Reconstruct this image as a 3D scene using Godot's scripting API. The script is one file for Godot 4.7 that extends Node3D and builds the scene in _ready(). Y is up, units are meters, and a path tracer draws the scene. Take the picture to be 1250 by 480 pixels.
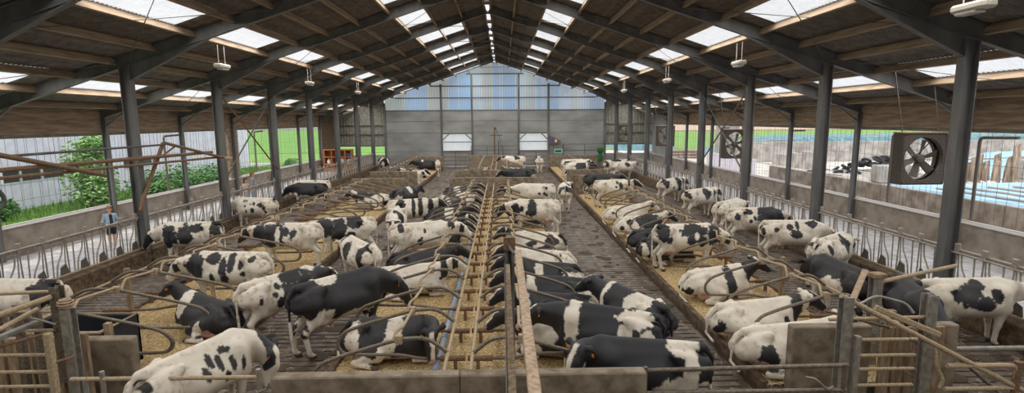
extends Node3D
# A cattle barn: ridge line on x = 0, slatted floor at y = 0, the barn runs along -z, units are metres.

const SLOPE := 0.325
const POST_X := 10.53
const OUT_X := 15.1
const BACK_Z := -51.4
const FRONT_Z := -11.41 + 15.0
const BAY := 5.0

var M := {}
var taken := {}
var rng := RandomNumberGenerator.new()


func _ready() -> void:
	rng.seed = 71
	# --- camera, sky, exposure, daylight through the roof lights ---
	var cam := Camera3D.new()
	cam.name = "camera"
	cam.fov = 2.0 * rad_to_deg(atan(240.0 / 650.0))
	cam.near = 0.05
	cam.far = 600.0
	cam.position = Vector3(0.64, 4.4, 0.0)
	cam.basis = Basis.from_euler(Vector3(deg_to_rad(-8.195), deg_to_rad(-0.991), -0.0074))
	add_child(cam)
	var sky_mat := ProceduralSkyMaterial.new()
	sky_mat.sky_top_color = Color(0.97, 0.985, 1.0)
	sky_mat.sky_horizon_color = Color(0.82, 0.86, 0.92)
	sky_mat.sky_curve = 0.3
	sky_mat.ground_horizon_color = Color(0.6, 0.62, 0.56)
	sky_mat.ground_bottom_color = Color(0.4, 0.42, 0.36)
	sky_mat.sun_angle_max = 1.0
	var sky := Sky.new()
	sky.sky_material = sky_mat
	var env := Environment.new()
	env.background_mode = Environment.BG_SKY
	env.sky = sky
	env.background_energy_multiplier = SKY_LIGHT
	env.tonemap_mode = Environment.TONE_MAPPER_LINEAR
	env.tonemap_exposure = EXPOSURE
	env.sdfgi_enabled = true
	env.ssao_enabled = true
	env.ssil_enabled = true
	var we := WorldEnvironment.new()
	we.name = "world_environment"
	we.environment = env
	add_child(we)
	var sun := DirectionalLight3D.new()   # high sun through thin cloud
	sun.name = "sun"
	sun.light_energy = SUN_LIGHT
	sun.light_color = Color(1.0, 0.97, 0.92)
	sun.light_angular_distance = 6.0
	sun.shadow_enabled = true
	sun.basis = Basis.looking_at(Vector3(0.32, -0.85, -0.42))
	add_child(sun)
	make_materials()
	# --- large structure ---
	build_floors()
	build_roof()
	build_frames()
	build_back_wall()
	build_side_walls()
	build_front_wall()
	build_outside()
	# --- fittings ---
	build_stalls()
	build_feed_fences()
	build_foreground()
	build_fittings()
	# --- animals and people ---
	build_cows()
	build_people()


const SKY_LIGHT := 1.65
const SUN_LIGHT := 0.75
const EXPOSURE := 1.0
const ROOF_LIGHT := 2.3


# ---------------------------------------------------------------- mesh building
class MB:
	var v := PackedVector3Array()
	var n := PackedVector3Array()
	var c := PackedColorArray()
	var i := PackedInt32Array()
	var tint := Color.WHITE

	# corners counter-clockwise seen from outside
	func quad(a: Vector3, b: Vector3, cc: Vector3, d: Vector3) -> void:
		var nn := (b - a).cross(d - a)
		if nn.length_squared() < 1e-12:
			nn = (cc - b).cross(d - b)
		nn = nn.normalized()
		var s := v.size()
		v.append_array([a, b, cc, d])
		n.append_array([nn, nn, nn, nn])
		c.append_array([tint, tint, tint, tint])
		i.append_array([s, s + 2, s + 1, s, s + 3, s + 2])

	func tri(a: Vector3, b: Vector3, cc: Vector3) -> void:
		var nn := (b - a).cross(cc - a).normalized()
		var s := v.size()
		v.append_array([a, b, cc])
		n.append_array([nn, nn, nn])
		c.append_array([tint, tint, tint])
		i.append_array([s, s + 2, s + 1])

	func box(lo: Vector3, hi: Vector3, bevel := 0.0) -> void:
		xbox(Transform3D(Basis(), (lo + hi) * 0.5), (hi - lo).abs(), bevel)

	func xbox(t: Transform3D, size: Vector3, bevel := 0.0) -> void:
		var h := size * 0.5
		var b: float = min(bevel, min(h.x, min(h.y, h.z)) * 0.9)
		for ax in 3:
			var ua := (ax + 1) % 3
			var wa := (ax + 2) % 3
			for sg: float in [-1.0, 1.0]:
				var o := Vector3.ZERO
				o[ax] = h[ax] * sg
				var eu := Vector3.ZERO
				eu[ua] = h[ua] - b
				var ew := Vector3.ZERO
				ew[wa] = h[wa] - b
				if sg > 0:
					quad(t * (o - eu - ew), t * (o + eu - ew), t * (o + eu + ew), t * (o - eu + ew))
				else:
					quad(t * (o - eu - ew), t * (o - eu + ew), t * (o + eu + ew), t * (o + eu - ew))
		if b <= 0.0:
			return
		for ax in 3:   # edges along axis ax
			var ua := (ax + 1) % 3
			var wa := (ax + 2) % 3
			for su: float in [-1.0, 1.0]:
				for sw: float in [-1.0, 1.0]:
					var p := Vector3.ZERO
					p[ua] = h[ua] * su
					p[wa] = (h[wa] - b) * sw
					var q := Vector3.ZERO
					q[ua] = (h[ua] - b) * su
					q[wa] = h[wa] * sw
					var e := Vector3.ZERO
					e[ax] = h[ax] - b
					_edge(t, p, q, e, su, sw, ua, wa)
		for sx: float in [-1.0, 1.0]:
			for sy: float in [-1.0, 1.0]:
				for sz: float in [-1.0, 1.0]:
					var a := Vector3(h.x * sx, (h.y - b) * sy, (h.z - b) * sz)
					var bb := Vector3((h.x - b) * sx, h.y * sy, (h.z - b) * sz)
					var cc := Vector3((h.x - b) * sx, (h.y - b) * sy, h.z * sz)
					if sx * sy * sz > 0:
						tri(t * a, t * bb, t * cc)
					else:
						tri(t * a, t * cc, t * bb)

	func _edge(t: Transform3D, p: Vector3, q: Vector3, e: Vector3, su: float, sw: float, ua: int, wa: int) -> void:
		var out := Vector3.ZERO
		out[ua] = su
		out[wa] = sw
		if (2.0 * e).cross(q - p).dot(out) > 0.0:
			quad(t * (p - e), t * (p + e), t * (q + e), t * (q - e))
		else:
			quad(t * (p - e), t * (q - e), t * (q + e), t * (p + e))

	# a pipe through the points
	func tube(pts: Array, r: float, sides := 8, r_end := -1.0) -> void:
		var m := pts.size()
		if r_end < 0.0:
			r_end = r
		var up := Vector3.UP
		var d0: Vector3 = (pts[1] - pts[0]).normalized()
		if absf(d0.dot(up)) > 0.9:
			up = Vector3.RIGHT
		var side := d0.cross(up).normalized()
		var s0 := v.size()
		for k in m:
			var d: Vector3
			if k == 0:
				d = d0
			elif k == m - 1:
				d = (pts[k] - pts[k - 1]).normalized()
			else:
				d = ((pts[k] - pts[k - 1]).normalized() + (pts[k + 1] - pts[k]).normalized()).normalized()
			side = (side - d * side.dot(d)).normalized()
			var w := d.cross(side)
			var rr := lerpf(r, r_end, float(k) / float(m - 1))
			for j in sides:
				var a := TAU * j / sides
				var nn := side * cos(a) + w * sin(a)
				v.append(pts[k] + nn * rr)
				n.append(nn)
				c.append(tint)
		for k in m - 1:
			for j in sides:
				var a := s0 + k * sides + j
				var b := s0 + k * sides + (j + 1) % sides
				i.append_array([a, a + sides, b, b, a + sides, b + sides])
		for e in 2:
			var k := 0 if e == 0 else m - 1
			var d: Vector3 = -d0 if e == 0 else (pts[m - 1] - pts[m - 2]).normalized()
			var s := v.size()
			for j in sides:
				v.append(v[s0 + k * sides + j])
				n.append(d)
				c.append(tint)
			for j in range(1, sides - 1):
				if e == 0:
					i.append_array([s, s + j, s + j + 1])
				else:
					i.append_array([s, s + j + 1, s + j])

	# profile of (radius, height) turned about the y axis at o
	func lathe(o: Vector3, prof: Array, sides := 16, basis := Basis()) -> void:
		var m := prof.size()
		var s := v.size()
		for k in m:
			var p: Vector2 = prof[k]
			var a: Vector2 = prof[max(k - 1, 0)]
			var b: Vector2 = prof[min(k + 1, m - 1)]
			var tn := (b - a).normalized()
			for j in sides + 1:
				var an := TAU * j / sides
				var dir := Vector3(cos(an), 0, sin(an))
				v.append(o + basis * (dir * p.x + Vector3.UP * p.y))
				n.append((basis * (dir * tn.y - Vector3.UP * tn.x)).normalized())
				c.append(tint)
		for k in m - 1:
			for j in sides:
				var a := s + k * (sides + 1) + j
				var b := a + sides + 1
				i.append_array([a, a + 1, b, a + 1, b + 1, b])

	# outline in the plane of ax and ay (counter-clockwise seen along -(ax x ay)), thickness along ax x ay
	func prism(o: Vector3, ax: Vector3, ay: Vector3, pts: PackedVector2Array, thick: float) -> void:
		var nz := ax.cross(ay).normalized() * thick * 0.5
		var t := Geometry2D.triangulate_polygon(pts)
		var area := 0.0
		for k in pts.size():
			var a := pts[k]
			var b := pts[(k + 1) % pts.size()]
			area += a.cross(b)
		for k in t.size() / 3:
			var a := pts[t[k * 3]]
			var b := pts[t[k * 3 + 1]]
			var cc := pts[t[k * 3 + 2]]
			if (b - a).cross(cc - a) < 0:
				var x := b
				b = cc
				cc = x
			var A := o + ax * a.x + ay * a.y
			var B := o + ax * b.x + ay * b.y
			var CC := o + ax * cc.x + ay * cc.y
			tri(A + nz, B + nz, CC + nz)
			tri(A - nz, CC - nz, B - nz)
		for k in pts.size():
			var a := pts[k]
			var b := pts[(k + 1) % pts.size()]
			if area < 0:
				var x := a
				a = b
				b = x
			var A := o + ax * a.x + ay * a.y
			var B := o + ax * b.x + ay * b.y
			quad(A - nz, B - nz, B + nz, A + nz)

	func mesh(mat: Material = null) -> ArrayMesh:
		var m := ArrayMesh.new()
		var arr := []
		arr.resize(Mesh.ARRAY_MAX)
		arr[Mesh.ARRAY_VERTEX] = v
		arr[Mesh.ARRAY_NORMAL] = n
		arr[Mesh.ARRAY_COLOR] = c
		arr[Mesh.ARRAY_INDEX] = i
		m.add_surface_from_arrays(Mesh.PRIMITIVE_TRIANGLES, arr)
		if mat:
			m.surface_set_material(0, mat)
		return m


# rounds the corners of a polyline so that pipes bend
func bend(pts: Array, r := 0.12, steps := 4) -> Array:
	var out := [pts[0]]
	for k in range(1, pts.size() - 1):
		var p: Vector3 = pts[k]
		var a: Vector3 = pts[k - 1] - p
		var b: Vector3 = pts[k + 1] - p
		var rr: float = min(r, min(a.length(), b.length()) * 0.48)
		var p0 := p + a.normalized() * rr
		var p1 := p + b.normalized() * rr
		for s in steps + 1:
			var t := float(s) / steps
			out.append(p0.lerp(p, t).lerp(p.lerp(p1, t), t))
	out.append(pts[-1])
	return out


# ---------------------------------------------------------------- nodes
func numbered(called: String) -> String:
	var k: int = taken.get(called, 0)
	taken[called] = k + 1
	return called if k == 0 else "%s_%03d" % [called, k]


func thing(called: String, label: String, category: String, at := Vector3.ZERO, group := "", turn := 0.0) -> Node3D:
	var o := Node3D.new()
	o.name = numbered(called)
	add_child(o)
	o.position = at
	o.rotation.y = turn
	o.set_meta("label", label)
	o.set_meta("category", category)
	if group:
		o.set_meta("group", group)
	return o


func struct(called: String, label := "") -> Node3D:
	var o := Node3D.new()
	o.name = numbered(called)
	add_child(o)
	o.set_meta("kind", "structure")
	if label:
		o.set_meta("label", label)
	return o


func part(parent: Node3D, called: String, mesh: Mesh, mat: Material, t := Transform3D()) -> MeshInstance3D:
	var o := MeshInstance3D.new()
	o.name = called
	o.mesh = mesh
	o.material_override = mat
	o.transform = t
	parent.add_child(o, true)
	return o


func at_pos(x: float, y: float, z: float) -> Transform3D:
	return Transform3D(Basis(), Vector3(x, y, z))


# ---------------------------------------------------------------- materials
func ntex(freq: float, seed_: int, stops: Array, cols: Array, size := 512, octaves := 5) -> NoiseTexture2D:
	var f := FastNoiseLite.new()
	f.seed = seed_
	f.frequency = freq
	f.noise_type = FastNoiseLite.TYPE_SIMPLEX_SMOOTH
	f.fractal_octaves = octaves
	f.fractal_gain = 0.55
	var t := NoiseTexture2D.new()
	t.width = size
	t.height = size
	t.seamless = true
	t.noise = f
	var g := Gradient.new()
	g.offsets = PackedFloat32Array(stops)
	g.colors = PackedColorArray(cols)
	t.color_ramp = g
	return t


func bump_tex(freq: float, seed_: int, size := 512) -> NoiseTexture2D:
	var f := FastNoiseLite.new()
	f.seed = seed_
	f.frequency = freq
	f.fractal_octaves = 5
	var t := NoiseTexture2D.new()
	t.width = size
	t.height = size
	t.seamless = true
	t.noise = f
	return t


func plain(called: String, col: Color, rough := 0.8, metal := 0.0) -> StandardMaterial3D:
	var m := StandardMaterial3D.new()
	m.resource_name = called
	m.albedo_color = col
	m.roughness = rough
	m.metallic = metal
	M[called] = m
	return m


# a mottled material in world space: dark and light tones, the size of one texture tile in metres
func mottled(called: String, dark: Color, mid: Color, light: Color, tile := 2.0, rough := 0.85, freq := 0.012, bump := 0.0, stretch := Vector3.ONE, metal := 0.0, world := true) -> StandardMaterial3D:
	var m := plain(called, Color.WHITE, rough, metal)
	var s := hash(called) % 1000
	m.albedo_texture = ntex(freq, s, [0.22, 0.5, 0.8], [mid.lerp(dark, 0.75), mid, mid.lerp(light, 0.75)])
	m.uv1_triplanar = true
	m.uv1_world_triplanar = world
	m.uv1_scale = stretch / tile
	m.uv1_offset = Vector3(0.31, 0.17, 0.43)
	if bump > 0.0:
		m.heightmap_enabled = true
		m.heightmap_texture = bump_tex(freq * 2.5, s + 7, 256)
		m.heightmap_scale = bump
	return m


func c255(r: float, g: float, b: float) -> Color:
	return Color(r / 255.0, g / 255.0, b / 255.0)


func make_materials() -> void:
	mottled("concrete", c255(118, 108, 98), c255(142, 132, 121), c255(159, 150, 139), 5.0, 0.9, 0.012, 0.4)
	mottled("stall_concrete", c255(98, 84, 68), c255(134, 121, 104), c255(158, 146, 130), 2.6, 0.85, 0.012, 0.5)
	mottled("wall_concrete", c255(130, 130, 128), c255(148, 149, 148), c255(162, 163, 162), 7.0, 0.9, 0.008, 0.3, Vector3(0.5, 1, 1))
	mottled("pale_concrete", c255(160, 158, 160), c255(190, 188, 190), c255(208, 206, 206), 3.0, 0.8, 0.01, 0.2)
	mottled("slat_concrete", c255(62, 51, 42), c255(96, 84, 74), c255(122, 112, 104), 3.4, 0.5, 0.016, 0.5)
	mottled("dirty_floor", c255(70, 56, 44), c255(112, 98, 84), c255(138, 126, 112), 2.5, 0.6, 0.012, 0.4)
	mottled("pit", c255(18, 14, 11), c255(26, 21, 17), c255(34, 28, 22), 2.0, 0.9)
	mottled("feed_curb", c255(64, 50, 38), c255(96, 78, 60), c255(124, 106, 84), 1.6, 0.85, 0.014, 0.6)
	mottled("straw_bed", c255(112, 88, 54), c255(192, 164, 114), c255(234, 214, 170), 1.1, 0.95, 0.03, 1.2)
	mottled("steel", c255(88, 88, 88), c255(104, 104, 104), c255(119, 119, 118), 5.0, 0.55, 0.012, 0.0, Vector3(1, 0.3, 1))
	mottled("dark_steel", c255(76, 74, 72), c255(92, 90, 88), c255(108, 106, 103), 4.0, 0.6, 0.015)
	mottled("galvanised", c255(128, 124, 116), c255(152, 148, 140), c255(170, 167, 160), 1.5, 0.45, 0.02, 0.0, Vector3.ONE, 0.35)
	mottled("stall_pipe", c255(84, 76, 66), c255(116, 106, 95), c255(146, 134, 120), 0.4, 0.45, 0.02, 0.0, Vector3.ONE, 0.3)
	mottled("dusty_pipe", c255(142, 122, 96), c255(172, 152, 124), c255(196, 180, 154), 0.4, 0.75, 0.02)
	mottled("rusty_pipe", c255(86, 62, 46), c255(120, 92, 70), c255(150, 124, 100), 0.5, 0.7, 0.02)
	mottled("fence_steel", c255(128, 120, 112), c255(158, 150, 142), c255(184, 178, 170), 0.5, 0.5, 0.02, 0.0, Vector3.ONE, 0.3)
	mottled("scoop_plate", c255(70, 66, 62), c255(92, 88, 84), c255(112, 108, 102), 0.5, 0.6, 0.02)
	mottled("purlin_wood", c255(112, 95, 77), c255(140, 121, 100), c255(162, 143, 121), 1.6, 0.8, 0.02, 0.2, Vector3(1, 1, 0.12))
	mottled("plank_wood", c255(118, 98, 76), c255(150, 130, 106), c255(178, 160, 136), 0.9, 0.85, 0.02, 0.3, Vector3(1, 0.2, 1))
	mottled("timber_rail", c255(142, 120, 100), c255(178, 154, 132), c255(198, 176, 154), 0.9, 0.85, 0.03, 0.2)
	mottled("roof_sheet", c255(82, 76, 71), c255(112, 106, 100), c255(138, 132, 126), 3.0, 0.9, 0.016)
	mottled("curtain_cloth", c255(96, 92, 86), c255(114, 109, 102), c255(130, 125, 117), 3.0, 0.9, 0.012)
	var sk := mottled("roof_light", c255(228, 231, 236), c255(240, 242, 246), c255(249, 250, 252), 2.0, 0.6)
	sk.backlight_enabled = true
	sk.backlight = Color(1, 1, 1)
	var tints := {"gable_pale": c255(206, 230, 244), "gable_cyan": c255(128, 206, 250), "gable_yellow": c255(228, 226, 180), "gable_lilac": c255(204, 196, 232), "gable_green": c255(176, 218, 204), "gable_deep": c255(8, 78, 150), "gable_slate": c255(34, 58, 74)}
	for k in tints:
		var g := plain(k, tints[k], 0.5)
		g.backlight_enabled = true
		g.backlight = Color(1, 1, 1)
	var tw := plain("white_translucent", c255(196, 206, 206), 0.6)
	tw.backlight_enabled = true
	tw.backlight = Color(1, 1, 1)
	mottled("corrugated_steel", c255(118, 116, 106), c255(142, 140, 130), c255(160, 158, 148), 2.0, 0.6)
	mottled("white_cladding", c255(226, 220, 238), c255(236, 231, 246), c255(244, 240, 250), 4.0, 0.7)
	mottled("grass", c255(74, 110, 42), c255(110, 148, 62), c255(142, 176, 88), 6.0, 0.95, 0.03)
	mottled("crop_field", c255(76, 116, 40), c255(98, 142, 52), c255(118, 160, 68), 12.0, 0.95, 0.02, 0.0, Vector3(0.2, 1, 1))
	mottled("yard", c255(164, 156, 148), c255(190, 184, 178), c255(208, 204, 198), 14.0, 0.9, 0.01)
	mottled("clamp_wall", c255(138, 130, 122), c255(166, 160, 154), c255(188, 184, 178), 9.0, 0.9, 0.012)
	mottled("clamp_wall_dark", c255(92, 82, 72), c255(120, 110, 100), c255(142, 134, 124), 6.0, 0.9, 0.012)
	mottled("teal_tarp", c255(56, 92, 100), c255(84, 122, 130), c255(124, 158, 164), 7.0, 0.6, 0.014)
	mottled("blue_tarp", c255(118, 154, 178), c255(142, 178, 200), c255(168, 198, 216), 7.0, 0.6, 0.012)
	mottled("tyre", c255(26, 26, 30), c255(42, 42, 46), c255(64, 64, 68), 0.8, 0.8, 0.02)
	mottled("old_wood", c255(112, 96, 82), c255(150, 134, 118), c255(182, 168, 150), 3.0, 0.9, 0.02, 0.3, Vector3(1, 0.2, 1))
	mottled("leaf", c255(52, 96, 44), c255(92, 140, 74), c255(146, 186, 122), 0.6, 0.8, 0.03)
	mottled("leaf_pale", c255(110, 150, 84), c255(150, 186, 118), c255(196, 216, 164), 0.6, 0.8, 0.03)
	mottled("bark", c255(70, 56, 44), c255(96, 80, 64), c255(120, 104, 86), 0.4, 0.9, 0.02)
	mottled("orange_wood", c255(140, 84, 46), c255(178, 112, 62), c255(206, 142, 88), 0.6, 0.8, 0.02, 0.0, Vector3(0.2, 1, 1))
	mottled("fan_steel", c255(58, 50, 44), c255(82, 73, 66), c255(104, 95, 88), 0.6, 0.6, 0.02)
	mottled("fan_blade", c255(84, 74, 66), c255(110, 98, 88), c255(132, 122, 112), 0.5, 0.6, 0.02)
	plain("black_rubber", c255(40, 42, 50), 0.6)
	plain("white_plastic", c255(226, 224, 218), 0.5)
	plain("lamp_case", c255(196, 190, 180), 0.5)
	plain("lamp_glass", c255(214, 216, 214), 0.2)
	plain("green_plastic", c255(24, 92, 44), 0.5)
	plain("blue_pipe", c255(150, 166, 184), 0.4)
	plain("blue_paint", c255(40, 90, 168), 0.5)
	plain("red_paint", c255(168, 40, 44), 0.6)
	plain("orange_tag", c255(236, 132, 44), 0.5)
	plain("wire", c255(92, 80, 104), 0.5)
	plain("eye", c255(18, 14, 12), 0.15)
	plain("window_dark", c255(70, 68, 66), 0.3)
	plain("pale_frame", c255(206, 206, 210), 0.5)
	plain("sill_white", c255(212, 208, 206), 0.7)
	var coat := plain("coat", Color.WHITE, 0.6)
	coat.vertex_color_use_as_albedo = true
	var cloth := plain("person", Color.WHITE, 0.8)
	cloth.vertex_color_use_as_albedo = true
	var sb := plain("straw", Color.WHITE, 0.9)
	sb.vertex_color_use_as_albedo = true


# ---------------------------------------------------------------- floors
func slab(lo: Vector3, hi: Vector3, mat: String, called: String, label := "") -> Node3D:
	var s := struct(called, label)
	var mb := MB.new()
	mb.box(lo, hi, 0.0)
	part(s, "slab", mb.mesh(), M[mat])
	return s


func slat_panel(w: float, l: float) -> ArrayMesh:
	var mb := MB.new()
	var bars := 6
	var step := l / bars
	for k in bars:
		var z0 := -l * 0.5 + k * step
		mb.box(Vector3(-w * 0.5, -0.16, z0 + 0.004), Vector3(w * 0.5, 0.0, z0 + step - 0.042), 0.012)
	for s: float in [-1.0, 1.0]:
		mb.box(Vector3(s * w * 0.5 - s * 0.12, -0.16, -l * 0.5 + 0.004), Vector3(s * w * 0.5 - s * 0.004, -0.004, l * 0.5 - 0.004), 0.0)
	mb.box(Vector3(-0.06, -0.16, -l * 0.5 + 0.004), Vector3(0.06, -0.004, l * 0.5 - 0.004), 0.0)
	return mb.mesh()


func build_floors() -> void:
	var pit := struct("floor_pit", "dark slurry pit under the slatted floor")
	var mb := MB.new()
	mb.box(Vector3(-11.0, -1.0, BACK_Z), Vector3(11.0, -0.7, FRONT_Z))
	part(pit, "slab", mb.mesh(), M.pit)
	# slatted lanes: [x0, x1, label]
	var lanes := [
		[-4.7, -2.42, "floor_alley_left", "slatted concrete alley between the stalls on the left"],
		[2.42, 4.72, "floor_alley_right", "slatted concrete alley between the stalls on the right"],
		[-10.3, -7.92, "floor_feed_walk_left", "slatted walkway behind the left feed fence"],
		[7.5, 10.3, "floor_feed_walk_right", "slatted walkway behind the right feed fence"]]
	for a in lanes:
		var f := struct(a[2], a[3])
		var w: float = a[1] - a[0]
		var pm := slat_panel(w, 1.2)
		var z := -3.6
		while z > BACK_Z + 0.3:
			part(f, "slat_panel", pm, M.slat_concrete, at_pos((a[0] + a[1]) * 0.5, rng.randf_range(-0.006, 0.006), z))
			z -= 1.2
	litter_lanes(lanes)
	# solid cross passages and the strip in front of the gallery
	for a in [[-7.92, 7.5, -29.5, -33.9], [-7.92, 7.5, -47.9, BACK_Z], [-7.92, -4.7, FRONT_Z, -7.6], [4.72, 7.5, FRONT_Z, -7.7], [-2.42, 2.42, FRONT_Z, -6.35], [-4.7, -2.42, FRONT_Z, -3.0], [2.42, 4.72, FRONT_Z, -3.0], [-10.3, -7.92, FRONT_Z, -3.0], [7.5, 10.3, FRONT_Z, -3.0]]:
		var zz := minf(a[2], a[3])
		var z2 := maxf(a[2], a[3])
		# only where no slats lie: between the lanes
		for seg in [[-7.92, -4.7], [-2.42, 2.42], [4.72, 7.5], [-4.7, -2.42], [2.42, 4.72], [-10.3, -7.92], [7.5, 10.3]]:
			var x0 := maxf(a[0], seg[0])
			var x1 := minf(a[1], seg[1])
			var lane: bool = absf(seg[0]) in [4.7, 2.42, 10.3, 7.5] and absf(absf(seg[0]) - absf(seg[1])) < 2.9 and not (seg[0] == -2.42 and seg[1] == 2.42)
			if x1 - x0 < 0.1 or (lane and zz < -4.0):
				continue
			slab(Vector3(x0, -0.3, zz), Vector3(x1, 0.0, z2), "dirty_floor", "floor_passage", "dirty concrete floor of a passage between the stalls")
	# feed alleys
	slab(Vector3(-OUT_X, -0.4, BACK_Z), Vector3(-10.72, 0.1, FRONT_Z), "pale_concrete", "floor_feed_alley_left", "pale concrete feed alley on the left")
	slab(Vector3(10.72, -0.4, BACK_Z), Vector3(OUT_X, 0.1, FRONT_Z), "pale_concrete", "floor_feed_alley_right", "pale concrete feed alley on the right")
	# stall beds with bedding
	var beds := [
		[-2.38, 2.38, -6.55, -29.3, "floor_bed_centre", "straw covered bed of the double stall row in the middle"],
		[-2.38, 2.38, -34.0, -47.8, "floor_bed_centre", "straw covered bed of the far double stall row"],
		[-7.88, -4.74, -7.85, -29.3, "floor_bed_left", "straw covered bed of the left stall row"],
		[-7.88, -4.74, -34.0, -47.8, "floor_bed_left", "straw covered bed of the far left stall row"],
		[4.76, 7.46, -7.95, -29.9, "floor_bed_right", "straw covered bed of the right stall row"],
		[4.76, 7.46, -34.4, -47.8, "floor_bed_right", "straw covered bed of the far right stall row"]]
	for b in beds:
		build_bed(b)


# dung pats and stray straw on the slats
func litter_lanes(lanes: Array) -> void:
	var pat := MB.new()
	pat.lathe(Vector3.ZERO, [Vector2(0.16, 0.0), Vector2(0.13, 0.014), Vector2(0.07, 0.022), Vector2(0.0, 0.024)], 9)
	var strand := MB.new()
	strand.box(Vector3(-0.05, -0.002, -0.003), Vector3(0.05, 0.002, 0.003))
	for e in [["dung_pats", pat.mesh(), 620, "dark dung trodden into the slatted floors", "dung"], ["stray_straw", strand.mesh(), 5200, "stray straw scattered over the slatted floors", "straw"]]:
		var mm := MultiMesh.new()
		mm.transform_format = MultiMesh.TRANSFORM_3D
		mm.use_colors = true
		mm.mesh = e[1]
		mm.instance_count = e[2]
		for k in int(e[2]):
			var a: Array = lanes[rng.randi() % lanes.size()]
			var u := rng.randf()
			if e[0] == "stray_straw":
				# most of it fell over the curbs beside the beds
				var edge: float = rng.randf() * rng.randf()
				u = edge if rng.randf() < 0.5 else 1.0 - edge
			var p := Vector3(lerpf(a[0] + 0.1, a[1] - 0.1, u), 0.004, -4.2 - 44.0 * pow(rng.randf(), 1.6))
			var sz := rng.randf_range(0.35, 1.3) if e[0] == "dung_pats" else rng.randf_range(0.6, 1.4)
			mm.set_instance_transform(k, Transform3D(Basis(Vector3.UP, rng.randf() * TAU) * Basis.from_scale(Vector3(sz * rng.randf_range(0.7, 1.5), 1.0, sz)), p))
			mm.set_instance_color(k, Color(0.045, 0.03, 0.018).lerp(Color(0.09, 0.065, 0.04), rng.randf()) if e[0] == "dung_pats" else Color(0.5, 0.38, 0.2).lerp(Color(0.8, 0.66, 0.42), rng.randf()))
		var o := MultiMeshInstance3D.new()
		o.name = e[0]
		o.multimesh = mm
		o.material_override = M.straw
		o.set_meta("kind", "stuff")
		o.set_meta("label", e[3])
		o.set_meta("category", e[4])
		add_child(o)


func build_bed(b: Array) -> void:
	var s := struct(b[4], b[5])
	var x0: float = b[0]
	var x1: float = b[1]
	var z0: float = b[3]
	var z1: float = b[2]
	var mb := MB.new()
	mb.box(Vector3(x0 + 0.12, -0.3, z0), Vector3(x1 - 0.12, 0.13, z1))
	part(s, "slab", mb.mesh(), M.stall_concrete)
	# curbs along the edges that face an alley
	for e in [[x0, x0 + 0.12], [x1 - 0.12, x1]]:
		var z := z1
		while z > z0 + 0.05:
			var zz := maxf(z - 3.5, z0)
			var cb := MB.new()
			cb.box(Vector3(e[0], -0.3, zz + 0.006), Vector3(e[1], 0.225, z - 0.006), 0.02)
			part(s, "curb", cb.mesh(), M.feed_curb)
			z = zz
	# bedding: an uneven layer
	var f := FastNoiseLite.new()
	f.seed = 5
	f.frequency = 0.9
	f.fractal_octaves = 4
	var cell := 0.11 if absf(z1) < 20.0 else 0.25
	var nx := int((x1 - x0 - 0.24) / cell)
	var nz := int((z1 - z0) / cell)
	var v := PackedVector3Array()
	var n := PackedVector3Array()
	var idx := PackedInt32Array()
	var hgt := func(x: float, z: float) -> float:
		var edge: float = min(1.0, min(x - x0 - 0.12, x1 - 0.12 - x) / 0.35)
		return 0.185 + 0.035 * f.get_noise_2d(x, z) + 0.02 * f.get_noise_2d(x * 4.0, z * 4.0 + 40.0) + (0.0 if edge > 0.99 else -0.02 * (1.0 - edge))
	for k in nz + 1:
		for j in nx + 1:
			var x := lerpf(x0 + 0.12, x1 - 0.12, float(j) / nx)
			var z := lerpf(z0, z1, float(k) / nz)
			v.append(Vector3(x, hgt.call(x, z), z))
			var dx: float = hgt.call(x + 0.05, z) - hgt.call(x - 0.05, z)
			var dz: float = hgt.call(x, z + 0.05) - hgt.call(x, z - 0.05)
			n.append(Vector3(-dx, 0.1, -dz).normalized())
	for k in nz:
		for j in nx:
			var a := k * (nx + 1) + j
			idx.append_array([a, a + 1, a + nx + 1, a + 1, a + nx + 2, a + nx + 1])
	var arr := []
	arr.resize(Mesh.ARRAY_MAX)
	arr[Mesh.ARRAY_VERTEX] = v
	arr[Mesh.ARRAY_NORMAL] = n
	arr[Mesh.ARRAY_INDEX] = idx
	var am := ArrayMesh.new()
	am.add_surface_from_arrays(Mesh.PRIMITIVE_TRIANGLES, arr)
	part(s, "bedding", am, M.straw_bed)
	# loose straw lying on it
	var strand := MB.new()
	strand.box(Vector3(-0.045, -0.002, -0.0025), Vector3(0.045, 0.002, 0.0025))
	var mm := MultiMesh.new()
	mm.transform_format = MultiMesh.TRANSFORM_3D
	mm.use_colors = true
	mm.mesh = strand.mesh()
	var near := z1 > -10.0
	var count := int((x1 - x0) * (z1 - z0) * (110.0 if near else 40.0))
	mm.instance_count = count
	for k in count:
		var x := rng.randf_range(x0 + 0.1, x1 - 0.1)
		var t := rng.randf()
		var z := lerpf(z1, z0, t * t if near else t)
		var bs := Basis.from_euler(Vector3(rng.randf_range(-0.3, 0.3), rng.randf() * TAU, rng.randf_range(-0.3, 0.3))).scaled(Vector3.ONE * rng.randf_range(0.7, 1.7))
		mm.set_instance_transform(k, Transform3D(bs, Vector3(x, hgt.call(x, z) + 0.012, z)))
		var w := rng.randf()
		mm.set_instance_color(k, Color(0.56, 0.43, 0.24).lerp(Color(0.84, 0.71, 0.48), w))
	var o := MultiMeshInstance3D.new()
	o.name = "loose_straw"
	o.multimesh = mm
	o.material_override = M.straw
	o.set_meta("kind", "stuff")
	s.add_child(o, true)


# ---------------------------------------------------------------- roof
func rafter_y(x: float) -> float:
	return 9.45 - SLOPE * absf(x)


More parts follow.
